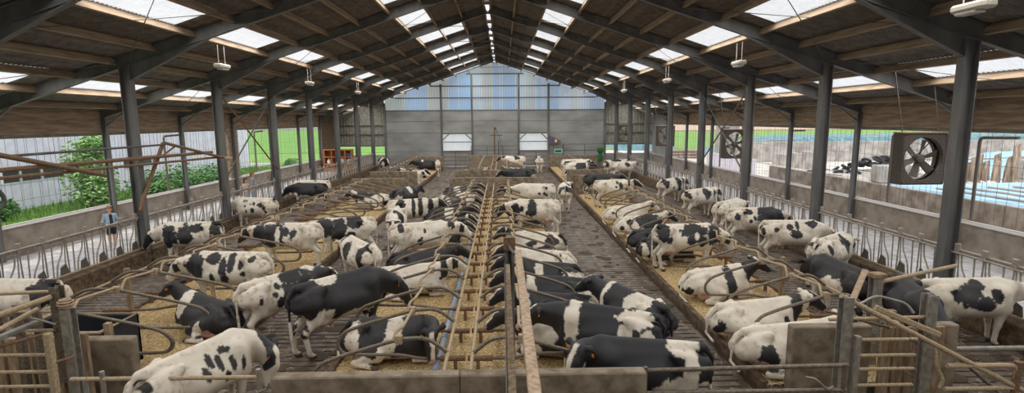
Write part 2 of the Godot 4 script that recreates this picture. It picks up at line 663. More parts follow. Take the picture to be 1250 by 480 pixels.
func corrugated(slope_len: float, length: float, pitch: float, amp: float, seg := 6) -> ArrayMesh:
	var cols := int(round(length / pitch)) * seg
	var v := PackedVector3Array()
	var n := PackedVector3Array()
	var idx := PackedInt32Array()
	for k in cols + 1:
		var z := -length * 0.5 + length * k / cols
		var ph := TAU * z / pitch
		var y := amp * sin(ph)
		var nn := Vector3(0, 1, -amp * TAU / pitch * cos(ph)).normalized()
		v.append(Vector3(0, y, z))
		v.append(Vector3(slope_len, y, z))
		n.append(nn)
		n.append(nn)
	for k in cols:
		var a := k * 2
		idx.append_array([a, a + 1, a + 2, a + 2, a + 1, a + 3])
	var arr := []
	arr.resize(Mesh.ARRAY_MAX)
	arr[Mesh.ARRAY_VERTEX] = v
	arr[Mesh.ARRAY_NORMAL] = n
	arr[Mesh.ARRAY_INDEX] = idx
	var am := ArrayMesh.new()
	am.add_surface_from_arrays(Mesh.PRIMITIVE_TRIANGLES, arr)
	return am


func roof_basis(s: float) -> Basis:
	var th := atan(SLOPE)
	return Basis(Vector3(s * cos(th), -sin(th), 0), Vector3(s * sin(th), cos(th), 0), Vector3(0, 0, s))


const PURLINS := [0.16, 1.25, 2.45, 3.67, 4.88, 6.08, 7.25, 8.45, 9.65, 10.85, 12.05, 13.25, 14.45, 15.15]


func build_roof() -> void:
	var th := atan(SLOPE)
	var sl := 1.2 / cos(th) + 0.05
	var m_full := corrugated(sl, 5.0, 1.0 / 7.0, 0.026)
	var m_eave := corrugated(0.95, 5.0, 1.0 / 7.0, 0.026)
	var m_light := corrugated(sl, 25.0 / 7.0, 1.0 / 7.0, 0.026)
	var m_a := corrugated(sl, 4.0 / 7.0, 1.0 / 7.0, 0.026)
	var m_b := corrugated(sl, 6.0 / 7.0, 1.0 / 7.0, 0.026)
	var purl := MB.new()
	purl.box(Vector3(-0.04, -0.1, -2.5), Vector3(0.04, 0.1, 2.5), 0.006)
	var purl_mesh := purl.mesh()
	for s: float in [-1.0, 1.0]:
		var side := "left" if s < 0 else "right"
		var c := struct("ceiling_" + side, "underside of the %s roof slope, corrugated sheets on timber purlins" % side)
		var b := roof_basis(s)
		for bay in 11:
			var zc := FRONT_Z - BAY * (bay + 0.5)
			for k in PURLINS.size():
				var px: float = PURLINS[k]
				var y := rafter_y(px)
				part(c, "purlin", purl_mesh, M.purlin_wood, Transform3D(b, Vector3(s * px, y + 0.17 + 0.1, zc)))
				if k == PURLINS.size() - 1:
					continue
				var o := Vector3(s * px, y + 0.40 + 0.004 * (k % 2), zc)
				var lit := k == 2 or k == 6 or k == 10 or (k == 1 and s < 0 and bay >= 6)
				if k == 10 and bay in [5, 8]:
					lit = true
				if not lit:
					part(c, "roof_sheet", m_full if k < 12 else m_eave, M.roof_sheet, Transform3D(b, o))
				else:
					# the translucent sheets leave a dark strip at either end of the bay
					part(c, "roof_sheet", m_a, M.roof_sheet, Transform3D(b, o + Vector3(0, 0, 2.5 - 2.0 / 7.0)))
					part(c, "roof_sheet", m_b, M.roof_sheet, Transform3D(b, o + Vector3(0, 0, -2.5 + 3.0 / 7.0)))
					var lz := zc + (2.5 - 4.0 / 7.0) - 12.5 / 7.0
					part(c, "skylight_window", m_light, M.roof_light, Transform3D(b, Vector3(o.x, o.y, lz)))
					var al := AreaLight3D.new()
					al.name = "skylight_daylight"
					al.area_normalize_energy = false
					al.area_size = Vector2(1.05, 3.4)
					al.light_color = Color(1.0, 0.985, 0.955)
					al.light_energy = ROOF_LIGHT
					al.shadow_enabled = true
					add_child(al, true)
					# shines along -z of its own axes, which is turned to point down into the barn
					al.transform = Transform3D(Basis(b.x, -b.z, b.y), Vector3(o.x, o.y, lz) + b.x * (sl * 0.5) - b.y * 0.05)
	# ridge vent: narrow translucent hood over an open slot
	var rv := struct("ceiling_ridge", "open ridge slot under narrow translucent hoods")
	for bay in 11:
		var zc := FRONT_Z - BAY * (bay + 0.5)
		for j in 2:
			var mb := MB.new()
			var z0 := zc - 2.42 + j * 2.42 + 0.25
			var z1 := zc - 2.42 + (j + 1) * 2.42 - 0.3
			for q in 6:
				var a0 := PI * q / 6.0
				var a1 := PI * (q + 1) / 6.0
				var p0 := Vector3(-cos(a0) * 0.26, 10.02 + 0.12 * sin(a0), 0)
				var p1 := Vector3(-cos(a1) * 0.26, 10.02 + 0.12 * sin(a1), 0)
				mb.quad(p0 + Vector3(0, 0, z1), p1 + Vector3(0, 0, z1), p1 + Vector3(0, 0, z0), p0 + Vector3(0, 0, z0))
			part(rv, "ridge_hood", mb.mesh(), M.roof_light)
		var cap := MB.new()
		for zz: float in [zc - 2.5, zc - 0.1, zc + 2.2]:
			cap.box(Vector3(-0.3, 9.9, zz), Vector3(0.3, 10.0, zz + 0.3))
		part(rv, "ridge_cap", cap.mesh(), M.roof_sheet)


# ---------------------------------------------------------------- steel frames
func i_beam(mb: MB, a: Vector3, b: Vector3, depth_dir: Vector3, depth: float, width: float) -> void:
	# a to b: line of the bottom face; depth_dir: from the bottom flange to the top flange
	var d := (b - a).normalized()
	var up := (depth_dir - d * depth_dir.dot(d)).normalized()
	var w := d.cross(up).normalized()
	var l := (b - a).length()
	var bs := Basis(d, up, w)
	var mid := (a + b) * 0.5
	mb.xbox(Transform3D(bs, mid + up * 0.008), Vector3(l, 0.016, width), 0.0)
	mb.xbox(Transform3D(bs, mid + up * (depth - 0.008)), Vector3(l, 0.016, width), 0.0)
	mb.xbox(Transform3D(bs, mid + up * (depth * 0.5)), Vector3(l, depth - 0.03, 0.014), 0.0)


func build_frames() -> void:
	var words := ["that stands second behind the gallery", "just beyond the gallery", "nearest in view", "second in view", "third in view", "fourth in view", "fifth in view", "sixth in view", "seventh in view", "last before the far gable"]
	for k in range(1, 10):
		var z := FRONT_Z - BAY * (k + 1)
		if z < BACK_Z + 0.6:
			continue
		var f := thing("portal_frame", "grey steel portal frame spanning the barn, " + words[k], "steel frame", Vector3(0, 0, z), "portal frames")
		for s: float in [-1.0, 1.0]:
			var mb := MB.new()
			i_beam(mb, Vector3(s * (POST_X + 0.15), 0.0, 0), Vector3(s * (POST_X + 0.15), rafter_y(POST_X) + 0.02, 0), Vector3(-s, 0, 0), 0.3, 0.22)
			part(f, "post", mb.mesh(), M.steel)
			mb = MB.new()
			i_beam(mb, Vector3(s * 0.01, rafter_y(0.01), 0), Vector3(s * OUT_X, rafter_y(OUT_X), 0), Vector3.UP, 0.34, 0.17)
			part(f, "rafter", mb.mesh(), M.steel)
			# haunch under the rafter at the post
			mb = MB.new()
			var x0 := 8.0
			var x1 := POST_X - 0.14
			mb.prism(Vector3.ZERO, Vector3(s, 0, 0), Vector3.UP, PackedVector2Array([Vector2(x0, rafter_y(x0)), Vector2(x1, rafter_y(x1) - 0.42), Vector2(x1, rafter_y(x1))]), 0.014)
			var a := Vector3(s * x0, rafter_y(x0), 0)
			var b := Vector3(s * x1, rafter_y(x1) - 0.42, 0)
			var d := (b - a).normalized()
			var up := Vector3(-d.y * s, d.x * s, 0)
			mb.xbox(Transform3D(Basis(d, up, d.cross(up)), (a + b) * 0.5), Vector3((b - a).length(), 0.016, 0.16), 0.0)
			part(f, "haunch", mb.mesh(), M.steel)
			# eaves post with a short brace
			mb = MB.new()
			i_beam(mb, Vector3(s * (OUT_X - 0.02), 0.1, 0), Vector3(s * (OUT_X - 0.02), rafter_y(OUT_X) + 0.05, 0), Vector3(-s, 0, 0), 0.18, 0.16)
			part(f, "eaves_post", mb.mesh(), M.steel)
			mb = MB.new()
			mb.tube([Vector3(s * (OUT_X - 0.15), rafter_y(OUT_X) - 0.3, 0), Vector3(s * (OUT_X - 1.1), rafter_y(OUT_X - 1.1) + 0.02, 0)], 0.035, 6)
			part(f, "eaves_brace", mb.mesh(), M.steel)
		var tie := MB.new()
		tie.tube([Vector3(-1.9, rafter_y(1.9) + 0.02, 0), Vector3(1.9, rafter_y(1.9) + 0.02, 0)], 0.016, 6)
		tie.tube([Vector3(-0.9, rafter_y(1.9) + 0.02, 0), Vector3(-0.05, rafter_y(0), 0)], 0.014, 6)
		tie.tube([Vector3(0.9, rafter_y(1.9) + 0.02, 0), Vector3(0.05, rafter_y(0), 0)], 0.014, 6)
		part(f, "tie_rod", tie.mesh(), M.dark_steel)
	# wind bracing: rods between the third and fourth frames in view and in the roof
	for s: float in [-1.0, 1.0]:
		var za := FRONT_Z - BAY * 5
		var zb := FRONT_Z - BAY * 6
		var side := "left" if s < 0 else "right"
		var t := thing("cross_brace", "crossed steel rods between two posts of the %s row" % side, "brace")
		for e in [[2.1, 5.6], [5.6, 2.1]]:
			var mb := MB.new()
			mb.tube([Vector3(s * (POST_X - 0.05), e[0], za), Vector3(s * (POST_X - 0.05), e[1], zb)], 0.035, 6)
			part(t, "rod", mb.mesh(), M.dark_steel if e[0] < 3.0 else M.rusty_pipe)
		var r := thing("roof_brace", "thin diagonal bracing rods under the %s roof slope" % side, "brace")
		for e in [[1.0, 6.0], [6.0, 1.0], [6.0, 10.4], [10.4, 6.0], [10.6, 15.3], [15.3, 10.6]]:
			var mb := MB.new()
			mb.tube([Vector3(s * e[0], rafter_y(e[0]) + 0.16, za), Vector3(s * e[1], rafter_y(e[1]) + 0.16, zb)], 0.014, 5)
			part(r, "rod", mb.mesh(), M.dark_steel)
			mb = MB.new()
			mb.tube([Vector3(s * e[0], rafter_y(e[0]) + 0.16, za + BAY * 2), Vector3(s * e[1], rafter_y(e[1]) + 0.16, za + BAY)], 0.014, 5)
			part(r, "rod", mb.mesh(), M.dark_steel)


# ---------------------------------------------------------------- gable wall at the far end
func build_back_wall() -> void:
	var w := struct("wall_back", "far gable wall, concrete panels below striped translucent sheeting")
	var zf := BACK_Z
	var top := 5.27
	var cols := [-10.53, -5.14, -2.22, 2.22, 5.08, 10.53]
	var rows := [0.0, 1.45, 3.2, 4.3, top]
	for k in cols.size() - 1:
		for j in rows.size() - 1:
			if j == 1 and k in [1, 3]:
				continue
			var mb := MB.new()
			mb.box(Vector3(cols[k] + 0.008, rows[j] + 0.008, zf - 0.2), Vector3(cols[k + 1] - 0.008, rows[j + 1] - 0.008, zf + rng.randf_range(-0.012, 0.012)), 0.015)
			part(w, "concrete_panel", mb.mesh(), M.wall_concrete)
	for a in [[-10.6, -5.1, 0.0, top], [-5.2, -2.1, 0.0, 1.4], [-5.2, -2.1, 3.25, top], [-2.3, 2.3, 0.0, top], [2.1, 5.2, 0.0, 1.4], [2.1, 5.2, 3.25, top], [5.0, 10.6, 0.0, top]]:
		var bk := MB.new()
		bk.box(Vector3(a[0], a[2], zf - 0.3), Vector3(a[1], a[3], zf - 0.18))
		part(w, "backing_slab", bk.mesh(), M.wall_concrete)
	for x: float in cols:
		var mb := MB.new()
		mb.box(Vector3(x - 0.09, 0, zf - 0.1), Vector3(x + 0.09, minf(rafter_y(x), 9.3), zf + 0.1), 0.006)
		part(w, "gable_post", mb.mesh(), M.steel)
	# two openings closed by translucent sheets
	for k in [1, 3]:
		var x0: float = cols[k] + 0.1
		var x1: float = cols[k + 1] - 0.1
		var ow := struct("window_%d" % (1 if k == 1 else 2), "white translucent sheeting in an opening of the far wall")
		var mb := MB.new()
		var n := 16
		for q in n:
			var a := lerpf(x0, x1, float(q) / n)
			var b := lerpf(x0, x1, float(q + 1) / n)
			var mid := (a + b) * 0.5
			mb.quad(Vector3(a, 1.45, zf - 0.12), Vector3(mid, 1.45, zf - 0.08), Vector3(mid, 3.2, zf - 0.08), Vector3(a, 3.2, zf - 0.12))
			mb.quad(Vector3(mid, 1.45, zf - 0.08), Vector3(b, 1.45, zf - 0.12), Vector3(b, 3.2, zf - 0.12), Vector3(mid, 3.2, zf - 0.08))
		part(ow, "translucent_sheet", mb.mesh(), M.white_translucent)
		mb = MB.new()
		mb.box(Vector3(x0, 3.1, zf - 0.06), Vector3(x1, 3.2, zf + 0.06))
		mb.box(Vector3(x0, 1.42, zf - 0.06), Vector3(x1, 1.5, zf + 0.06))
		mb.box(Vector3(x0, 2.3, zf - 0.04), Vector3(x1, 2.37, zf + 0.04))
		mb.tube([Vector3(x0, 2.55, zf + 0.02), Vector3(x0 + 0.6, 3.12, zf + 0.02)], 0.05, 6)
		mb.tube([Vector3(x1, 2.55, zf + 0.02), Vector3(x1 - 0.6, 3.12, zf + 0.02)], 0.05, 6)
		part(ow, "window_frame", mb.mesh(), M.dark_steel)
	# striped translucent gable
	var step := 0.155
	var x := -10.5
	var q := 0
	while x < 10.5:
		var xe := minf(x + step, 10.5)
		var mid := minf(x + step * 0.52, 10.5)
		# runs of blue, cream and lilac sheets drift across the gable
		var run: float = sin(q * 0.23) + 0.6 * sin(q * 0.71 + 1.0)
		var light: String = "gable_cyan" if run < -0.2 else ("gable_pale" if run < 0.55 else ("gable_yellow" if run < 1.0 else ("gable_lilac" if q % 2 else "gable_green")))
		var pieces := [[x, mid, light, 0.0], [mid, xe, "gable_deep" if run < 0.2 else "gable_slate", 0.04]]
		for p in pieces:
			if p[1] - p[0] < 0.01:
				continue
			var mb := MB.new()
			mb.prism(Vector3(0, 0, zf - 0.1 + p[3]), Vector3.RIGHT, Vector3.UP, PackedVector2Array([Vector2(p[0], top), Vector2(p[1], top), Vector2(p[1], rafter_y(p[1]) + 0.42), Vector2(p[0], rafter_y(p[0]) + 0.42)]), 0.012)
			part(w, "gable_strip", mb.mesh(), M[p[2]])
		x = xe
		q += 1
	for y: float in [top + 0.05, 6.5, 7.6, 8.72]:
		var hx := minf(10.5, (9.6 - y) / SLOPE)
		var mb := MB.new()
		mb.box(Vector3(-hx, y - 0.05, zf - 0.06), Vector3(hx, y + 0.05, zf + 0.04))
		part(w, "girt", mb.mesh(), M.dark_steel)
	# aisle ends: low concrete, an open strip, corrugated sheets above
	for s: float in [-1.0, 1.0]:
		var aw := struct("wall_back_" + ("left" if s < 0 else "right"), "end wall of the %s aisle, corrugated sheets above a bright open strip" % ("left" if s < 0 else "right"))
		var mb := MB.new()
		mb.box(Vector3(minf(s * 10.55, s * OUT_X), 0, zf - 0.2), Vector3(maxf(s * 10.55, s * OUT_X), 1.15, zf), 0.01)
		part(aw, "low_wall", mb.mesh(), M.wall_concrete)
		mb = MB.new()
		var n := 34
		for k in n:
			var a := lerpf(10.55, OUT_X, float(k) / n)
			var b := lerpf(10.55, OUT_X, float(k + 1) / n)
			var o0 := 0.03 if k % 2 else 0.0
			var o1 := 0.0 if k % 2 else 0.03
			if s > 0:
				mb.quad(Vector3(a, 2.0, zf - 0.1 + o0), Vector3(b, 2.0, zf - 0.1 + o1), Vector3(b, rafter_y(b) + 0.42, zf - 0.1 + o1), Vector3(a, rafter_y(a) + 0.42, zf - 0.1 + o0))
			else:
				mb.quad(Vector3(-b, 2.0, zf - 0.1 + o1), Vector3(-a, 2.0, zf - 0.1 + o0), Vector3(-a, rafter_y(a) + 0.42, zf - 0.1 + o0), Vector3(-b, rafter_y(b) + 0.42, zf - 0.1 + o1))
		part(aw, "corrugated_sheet", mb.mesh(), M.corrugated_steel)
		mb = MB.new()
		for y: float in [2.02, 3.1, 3.95]:
			mb.box(Vector3(minf(s * 10.55, s * OUT_X), y - 0.05, zf - 0.07), Vector3(maxf(s * 10.55, s * OUT_X), y + 0.05, zf + 0.03))
		mb.box(Vector3(s * 13.0 - 0.07, 1.1, zf - 0.08), Vector3(s * 13.0 + 0.07, 5.0, zf + 0.06))
		part(aw, "wall_frame", mb.mesh(), M.dark_steel)


# ---------------------------------------------------------------- long side walls with open netting windows
func build_side_walls() -> void:
	for s: float in [-1.0, 1.0]:
		var side := "left" if s < 0 else "right"
		var w := struct("wall_" + side, "low concrete wall of the %s aisle under the open netting" % side)
		var z := FRONT_Z
		var k := 0
		while z > BACK_Z + 0.1:
			var z2 := maxf(z - BAY, BACK_Z)
			var mb := MB.new()
			mb.box(Vector3(minf(s * OUT_X, s * (OUT_X + 0.2)), -0.2, z2 + 0.008), Vector3(maxf(s * OUT_X, s * (OUT_X + 0.2)), 1.08, z - 0.008), 0.015)
			part(w, "wall_panel", mb.mesh(), M.concrete)
			mb = MB.new()
			mb.box(Vector3(minf(s * (OUT_X - 0.05), s * (OUT_X + 0.25)), 1.08, z2 + 0.004), Vector3(maxf(s * (OUT_X - 0.05), s * (OUT_X + 0.25)), 1.13, z - 0.004), 0.01)
			mb.box(Vector3(minf(s * (OUT_X + 0.0), s * (OUT_X + 0.06)), 1.13, z2), Vector3(maxf(s * (OUT_X + 0.0), s * (OUT_X + 0.06)), 1.19, z))
			part(w, "window_sill", mb.mesh(), M.sill_white)
			# boards that close the gap up to the eaves
			for y: float in [4.02, 4.21, 4.40, 4.59, 4.78]:
				mb = MB.new()
				mb.box(Vector3(minf(s * (OUT_X - 0.02), s * (OUT_X + 0.03)), y, z2 + 0.004), Vector3(maxf(s * (OUT_X - 0.02), s * (OUT_X + 0.03)), y + 0.19, z - 0.004), 0.006)
				part(w, "eaves_board", mb.mesh(), M.purlin_wood)
			# rolled up curtain under the eaves
			mb = MB.new()
			mb.tube([Vector3(s * (OUT_X + 0.12), 3.98, z - 0.02), Vector3(s * (OUT_X + 0.12), 3.98, z2 + 0.02)], 0.07, 8)
			part(w, "rolled_curtain", mb.mesh(), M.curtain_cloth)
			z = z2
			k += 1
		# solid ends: the last bay and a wide pier; the bays beside the gallery
		var solids := [[BACK_Z, BACK_Z + 4.7, "wall_concrete" if s > 0 else "feed_curb"], [-32.1, -31.0, "purlin_wood"], [-8.0, FRONT_Z, "concrete"]]
		for a in solids:
			var mb := MB.new()
			mb.box(Vector3(minf(s * (OUT_X - 0.03), s * (OUT_X + 0.2)), 1.07, a[0]), Vector3(maxf(s * (OUT_X - 0.03), s * (OUT_X + 0.2)), 4.85, a[1]), 0.01)
			part(w, "wall_pier", mb.mesh(), M[a[2]])
		# the netting: fine upright wires and a few level ones
		var net := thing("wind_netting", "fine upright wires stretched across the open %s side" % side, "netting")
		var mb := MB.new()
		var zz := -8.1
		while zz > BACK_Z + 4.8:
			if not (zz < -30.9 and zz > -32.2):
				mb.tube([Vector3(s * (OUT_X + 0.1), 1.07, zz), Vector3(s * (OUT_X + 0.1), 4.0, zz + rng.randf_range(-0.05, 0.05))], 0.006, 4)
			zz -= rng.randf_range(0.16, 0.42)
		var up := part(net, "upright_wires", mb.mesh(), M.wire)
		up.set_meta("kind", "stuff")
		mb = MB.new()
		for y: float in [1.9, 2.95]:
			mb.tube([Vector3(s * (OUT_X + 0.1), y, -8.1), Vector3(s * (OUT_X + 0.1), y, BACK_Z + 4.8)], 0.005, 4)
		part(net, "level_wire", mb.mesh(), M.wire)


func build_front_wall() -> void:
	var w := struct("wall_front", "wall behind the visitor gallery")
	var mb := MB.new()
	mb.prism(Vector3(0, 0, FRONT_Z + 0.1), Vector3.RIGHT, Vector3.UP, PackedVector2Array([Vector2(-OUT_X - 0.2, 0), Vector2(OUT_X + 0.2, 0), Vector2(OUT_X + 0.2, rafter_y(OUT_X) + 0.45), Vector2(0, 10.0), Vector2(-OUT_X - 0.2, rafter_y(OUT_X) + 0.45)]), 0.2)
	part(w, "wall_panel", mb.mesh(), M.wall_concrete)


func ordinal(k: int) -> String:
	var words := ["first", "second", "third", "fourth", "fifth", "sixth", "seventh", "eighth", "ninth", "tenth", "eleventh", "twelfth", "thirteenth", "fourteenth", "fifteenth", "sixteenth", "seventeenth", "eighteenth", "nineteenth", "twentieth"]
	return words[k] if k < words.size() else str(k + 1) + "th"


# ---------------------------------------------------------------- cubicle stalls
func build_stalls() -> void:
	# [head x, direction to the rear, first z, count, step, words]
	var rows := [
		[-0.18, -1.0, -7.33, 18, 1.19, "middle block's left side"],
		[0.18, 1.0, -7.33, 18, 1.19, "middle block's right side"],
		[-7.7, 1.0, -8.75, 18, 1.17, "left stall row"],
		[7.1, -1.0, -9.05, 18, 1.17, "right stall row"],
		[-0.18, -1.0, -34.6, 11, 1.19, "far middle block's left side"],
		[0.18, 1.0, -34.6, 11, 1.19, "far middle block's right side"],
		[-7.7, 1.0, -34.6, 11, 1.19, "far left stall row"],
		[7.1, -1.0, -35.0, 11, 1.19, "far right stall row"]]
	var prof := [Vector2(0, 1.05), Vector2(0.3, 1.29), Vector2(0.7, 1.27), Vector2(1.52, 1.03), Vector2(1.86, 0.9), Vector2(1.99, 0.72), Vector2(1.92, 0.52), Vector2(1.5, 0.5), Vector2(0.95, 0.5), Vector2(0.6, 0.42), Vector2(-0.12, 0.42)]
	var pts := []
	for p: Vector2 in prof:
		pts.append(Vector3(p.x, p.y, 0))
	var loop := MB.new()
	loop.tube(bend(pts, 0.16, 4), 0.03, 8)
	var loop_mesh := loop.mesh()
	var sleeve := MB.new()
	sleeve.tube([Vector3(-0.16, 0.42, 0), Vector3(0.26, 0.42, 0)], 0.052, 8)
	sleeve.box(Vector3(-0.02, 0.16, -0.03), Vector3(0.04, 0.42, 0.03))
	var sleeve_mesh := sleeve.mesh()
	var clamp_b := MB.new()
	clamp_b.box(Vector3(0.66, 1.2, -0.045), Vector3(0.76, 1.33, 0.045), 0.01)
	var clamp_mesh := clamp_b.mesh()
	for r in rows:
		var hx: float = r[0]
		var s: float = r[1]
		var far: bool = r[2] < -30.0
		var long := 1.36 if hx < -3.0 else 1.0
		var necks := []
		for v in 3:
			var nb := MB.new()
			var st: float = r[4]
			var a := Vector3(s * 0.78 * long, 1.25, 0.0)
			var dz := -st
			nb.tube(bend([a, a + Vector3(-s * 0.02, 0.10 + 0.03 * v, dz * 0.1), a + Vector3(-s * (0.1 - 0.02 * v), 0.12 + 0.02 * v, dz * 0.22), Vector3(s * 0.70 * long, 1.29, dz)], 0.06, 3), 0.024, 7)
			necks.append(nb.mesh())
		for k in r[3]:
			var z: float = r[2] - r[4] * k
			var t := thing("stall_divider", "bent pipe divider, %s from the near end of the %s" % [ordinal(k), r[5]], "stall divider", Vector3(hx, 0.0, z), "stall dividers of the " + r[5])
			var jig := Basis.from_euler(Vector3(rng.randf_range(-0.02, 0.02), 0, rng.randf_range(-0.012, 0.012)))
			var tb := Transform3D(jig * Basis.from_euler(Vector3(0, 0.0 if s > 0 else PI, 0)) * Basis.from_scale(Vector3(long, 1, 1)), Vector3.ZERO)
			part(t, "loop_pipe", loop_mesh, M.stall_pipe, tb)
			part(t, "anchor_sleeve", sleeve_mesh, M.rusty_pipe, tb)
			if not far:
				part(t, "clamp", clamp_mesh, M.dusty_pipe, tb)
			if k < r[3] - 1:
				part(t, "neck_rail", necks[k % 3], M.dusty_pipe)
		# the rail that carries the front ends
		var z0: float = r[2] + 0.85
		var z1: float = r[2] - r[4] * (r[3] - 1) - 0.5
		var rail := thing("head_rail", "long dusty pipe carrying the dividers of the " + r[5], "rail", Vector3(hx, 0, 0))
		var mb := MB.new()
		mb.tube([Vector3(0, 1.05, z0), Vector3(0, 1.05, z1)], 0.028, 8)
		part(rail, "pipe", mb.mesh(), M.dusty_pipe)
		if absf(hx) > 3.0:
			var z := z0 - 0.3
			while z > z1:
				mb = MB.new()
				mb.box(Vector3(-s * 0.09 - 0.05, 0.1, z - 0.05), Vector3(-s * 0.09 + 0.05, 1.18, z + 0.05), 0.01)
				part(rail, "rail_post", mb.mesh(), M.plank_wood)
				z -= r[4] * 3.0
	# low pipe that runs along the heads of the middle block
	var wp := thing("water_pipe", "pale blue plastic pipe lying along the heads of the middle stalls", "pipe")
	var mb := MB.new()
	mb.tube([Vector3(-0.5, 0.3, -8.3), Vector3(-0.48, 0.3, -14.0), Vector3(-0.52, 0.29, -20.0), Vector3(-0.5, 0.3, -28.8)], 0.055, 10)
	part(wp, "pipe", mb.mesh(), M.blue_pipe)
	mb = MB.new()
	for z: float in [-8.35, -9.6, -11.1, -12.8, -15.0, -18.0, -22.0]:
		mb.tube([Vector3(-0.5, 0.3, z), Vector3(-0.5, 0.3, z - 0.16)], 0.068, 10)
	part(wp, "coupling", mb.mesh(), M.blue_pipe)
	# concrete end walls of the stall rows: [x0, x1, z, height, words]
	var walls := [
		[-2.32, 2.46, -6.45, 1.2, "long pale concrete wall closing the near end of the middle stall block"],
		[-7.75, -4.94, -7.75, 1.2, "stained concrete wall closing the near end of the left stall row"],
		[5.1, 6.35, -7.85, 1.2, "stained concrete wall closing the near end of the right stall row"],
		[7.33, 7.72, -7.85, 1.2, "narrow concrete stub wall beside the right walkway gate"],
		[-2.3, 2.55, -29.4, 1.25, "concrete cross wall at the far end of the middle stall block"],
		[-2.4, 2.35, -33.9, 1.25, "concrete cross wall starting the far middle stall block"],
		[-7.7, -4.8, -29.4, 1.25, "concrete cross wall at the far end of the left stall row"],
		[4.72, 7.45, -30.2, 1.25, "concrete cross wall at the far end of the right stall row"],
		[-7.8, -4.8, -33.9, 1.2, "concrete cross wall starting the far left stall row"],
		[4.8, 7.4, -34.3, 1.2, "concrete cross wall starting the far right stall row"],
		[-2.4, 2.4, -48.0, 1.25, "concrete wall behind the far middle stall block"],
		[-7.8, -4.7, -48.0, 1.2, "concrete wall behind the far left stall row"],
		[4.7, 9.9, -48.0, 1.2, "concrete wall with rails behind the far right stall row"]]
	for a in walls:
		var w := thing("end_wall", a[4], "concrete wall", Vector3((a[0] + a[1]) * 0.5, 0, a[2]))
		var hw: float = (a[1] - a[0]) * 0.5
		var n: int = maxi(1, int(round(hw / 1.2)))
		for k in n:
			mb = MB.new()
			mb.box(Vector3(lerpf(-hw, hw, float(k) / n) + 0.003, -0.2, -0.09), Vector3(lerpf(-hw, hw, float(k + 1) / n) - 0.003, a[3], 0.09), 0.018)
			part(w, "concrete_panel", mb.mesh(), M.stall_concrete)
		if a[0] == 4.72:
			mb = MB.new()
			mb.box(Vector3(-hw - 0.06, -0.2, -0.1), Vector3(-hw + 0.04, 1.28, 0.1), 0.01)
			part(w, "end_post", mb.mesh(), M.rusty_pipe)


# ---------------------------------------------------------------- feed fences with head locks
func build_feed_fences() -> void:
	var upright := MB.new()
	upright.tube([Vector3(0, 0.55, 0), Vector3(0, 1.5, 0.02)], 0.018, 6)
	upright.tube([Vector3(0, 0.55, 0.13), Vector3(0, 1.5, 0.06)], 0.016, 6)
	upright.box(Vector3(-0.035, 1.44, -0.03), Vector3(0.035, 1.66, 0.09), 0.008)
	var up_m := upright.mesh()
	var arm := MB.new()
	arm.tube(bend([Vector3(0, 1.5, 0.14), Vector3(0, 1.15, 0.17), Vector3(0, 0.85, 0.36), Vector3(0, 0.56, 0.40)], 0.1, 3), 0.019, 6)
	var arm_m := arm.mesh()
	var bar := MB.new()
	bar.tube([Vector3(0, 0.55, 0.5), Vector3(0, 1.5, 0.46)], 0.017, 6)
	var bar_m := bar.mesh()
	var scoop := MB.new()
	scoop.prism(Vector3.ZERO, Vector3(0, 0, 1), Vector3.UP, PackedVector2Array([Vector2(0.02, 0.56), Vector2(0.3, 0.56), Vector2(0.26, 0.78), Vector2(0.1, 0.84)]), 0.03)
	var scoop_m := scoop.mesh()
	for s: float in [-1.0, 1.0]:
		var side := "left" if s < 0 else "right"
		var curb := struct("wall_feed_curb_" + side, "low stained concrete curb under the %s feed fence" % side)
		for bay in range(1, 11):
			var za := FRONT_Z - BAY * bay
			var mb := MB.new()
			mb.box(Vector3(minf(s * 10.32, s * 10.72), -0.2, za - BAY + 0.01), Vector3(maxf(s * 10.32, s * 10.72), 0.5, za - 0.01), 0.03)
			part(curb, "curb_block", mb.mesh(), M.feed_curb)
			if bay == 10:
				continue
			var t := thing("feed_fence", "grey head lock fence, %s section from the front along the %s feed alley" % [ordinal(bay - 1), side], "feed fence", Vector3(s * 10.56, 0, za - BAY), "feed fence of the %s alley" % side)
			mb = MB.new()
			mb.tube([Vector3(0.02, 1.52, 0.16), Vector3(0.02, 1.52, BAY - 0.16)], 0.03, 8)
			mb.tube([Vector3(-0.05, 1.46, 0.16), Vector3(-0.05, 1.46, BAY - 0.16)], 0.022, 8)
			part(t, "top_rail", mb.mesh(), M.fence_steel)
			mb = MB.new()
			mb.tube([Vector3(0, 0.55, 0.16), Vector3(0, 0.55, BAY - 0.16)], 0.032, 8)
			part(t, "bottom_rail", mb.mesh(), M.dusty_pipe)
			for k in 7:
				var tr := at_pos(0, 0, 0.22 + 0.66 * k)
				part(t, "upright", up_m, M.fence_steel, tr)
				part(t, "locking_arm", arm_m, M.fence_steel, tr)
				part(t, "fixed_bar", bar_m, M.fence_steel, tr)
				part(t, "scoop", scoop_m, M.scoop_plate, tr)


# ---------------------------------------------------------------- pens and gates in the foreground
func pipe(parent: Node3D, called: String, pts: Array, r: float, mat: String, round_ := 0.1) -> MeshInstance3D:
	var mb := MB.new()
	mb.tube(bend(pts, round_) if pts.size() > 2 else pts, r, 9)
	return part(parent, called, mb.mesh(), M[mat])


func h_post(parent: Node3D, called: String, x: float, z: float, y0: float, y1: float, w: float, mat: String) -> void:
	var mb := MB.new()
	i_beam(mb, Vector3(x, y0, z - w * 0.5), Vector3(x, y1, z - w * 0.5), Vector3(0, 0, 1), w, w)
	for k in int((y1 - y0) / 0.3):
		mb.tube([Vector3(x, y0 + 0.15 + k * 0.3, z + w * 0.5 - 0.01), Vector3(x, y0 + 0.15 + k * 0.3, z + w * 0.5 + 0.012)], 0.014, 6)
	part(parent, called, mb.mesh(), M[mat])


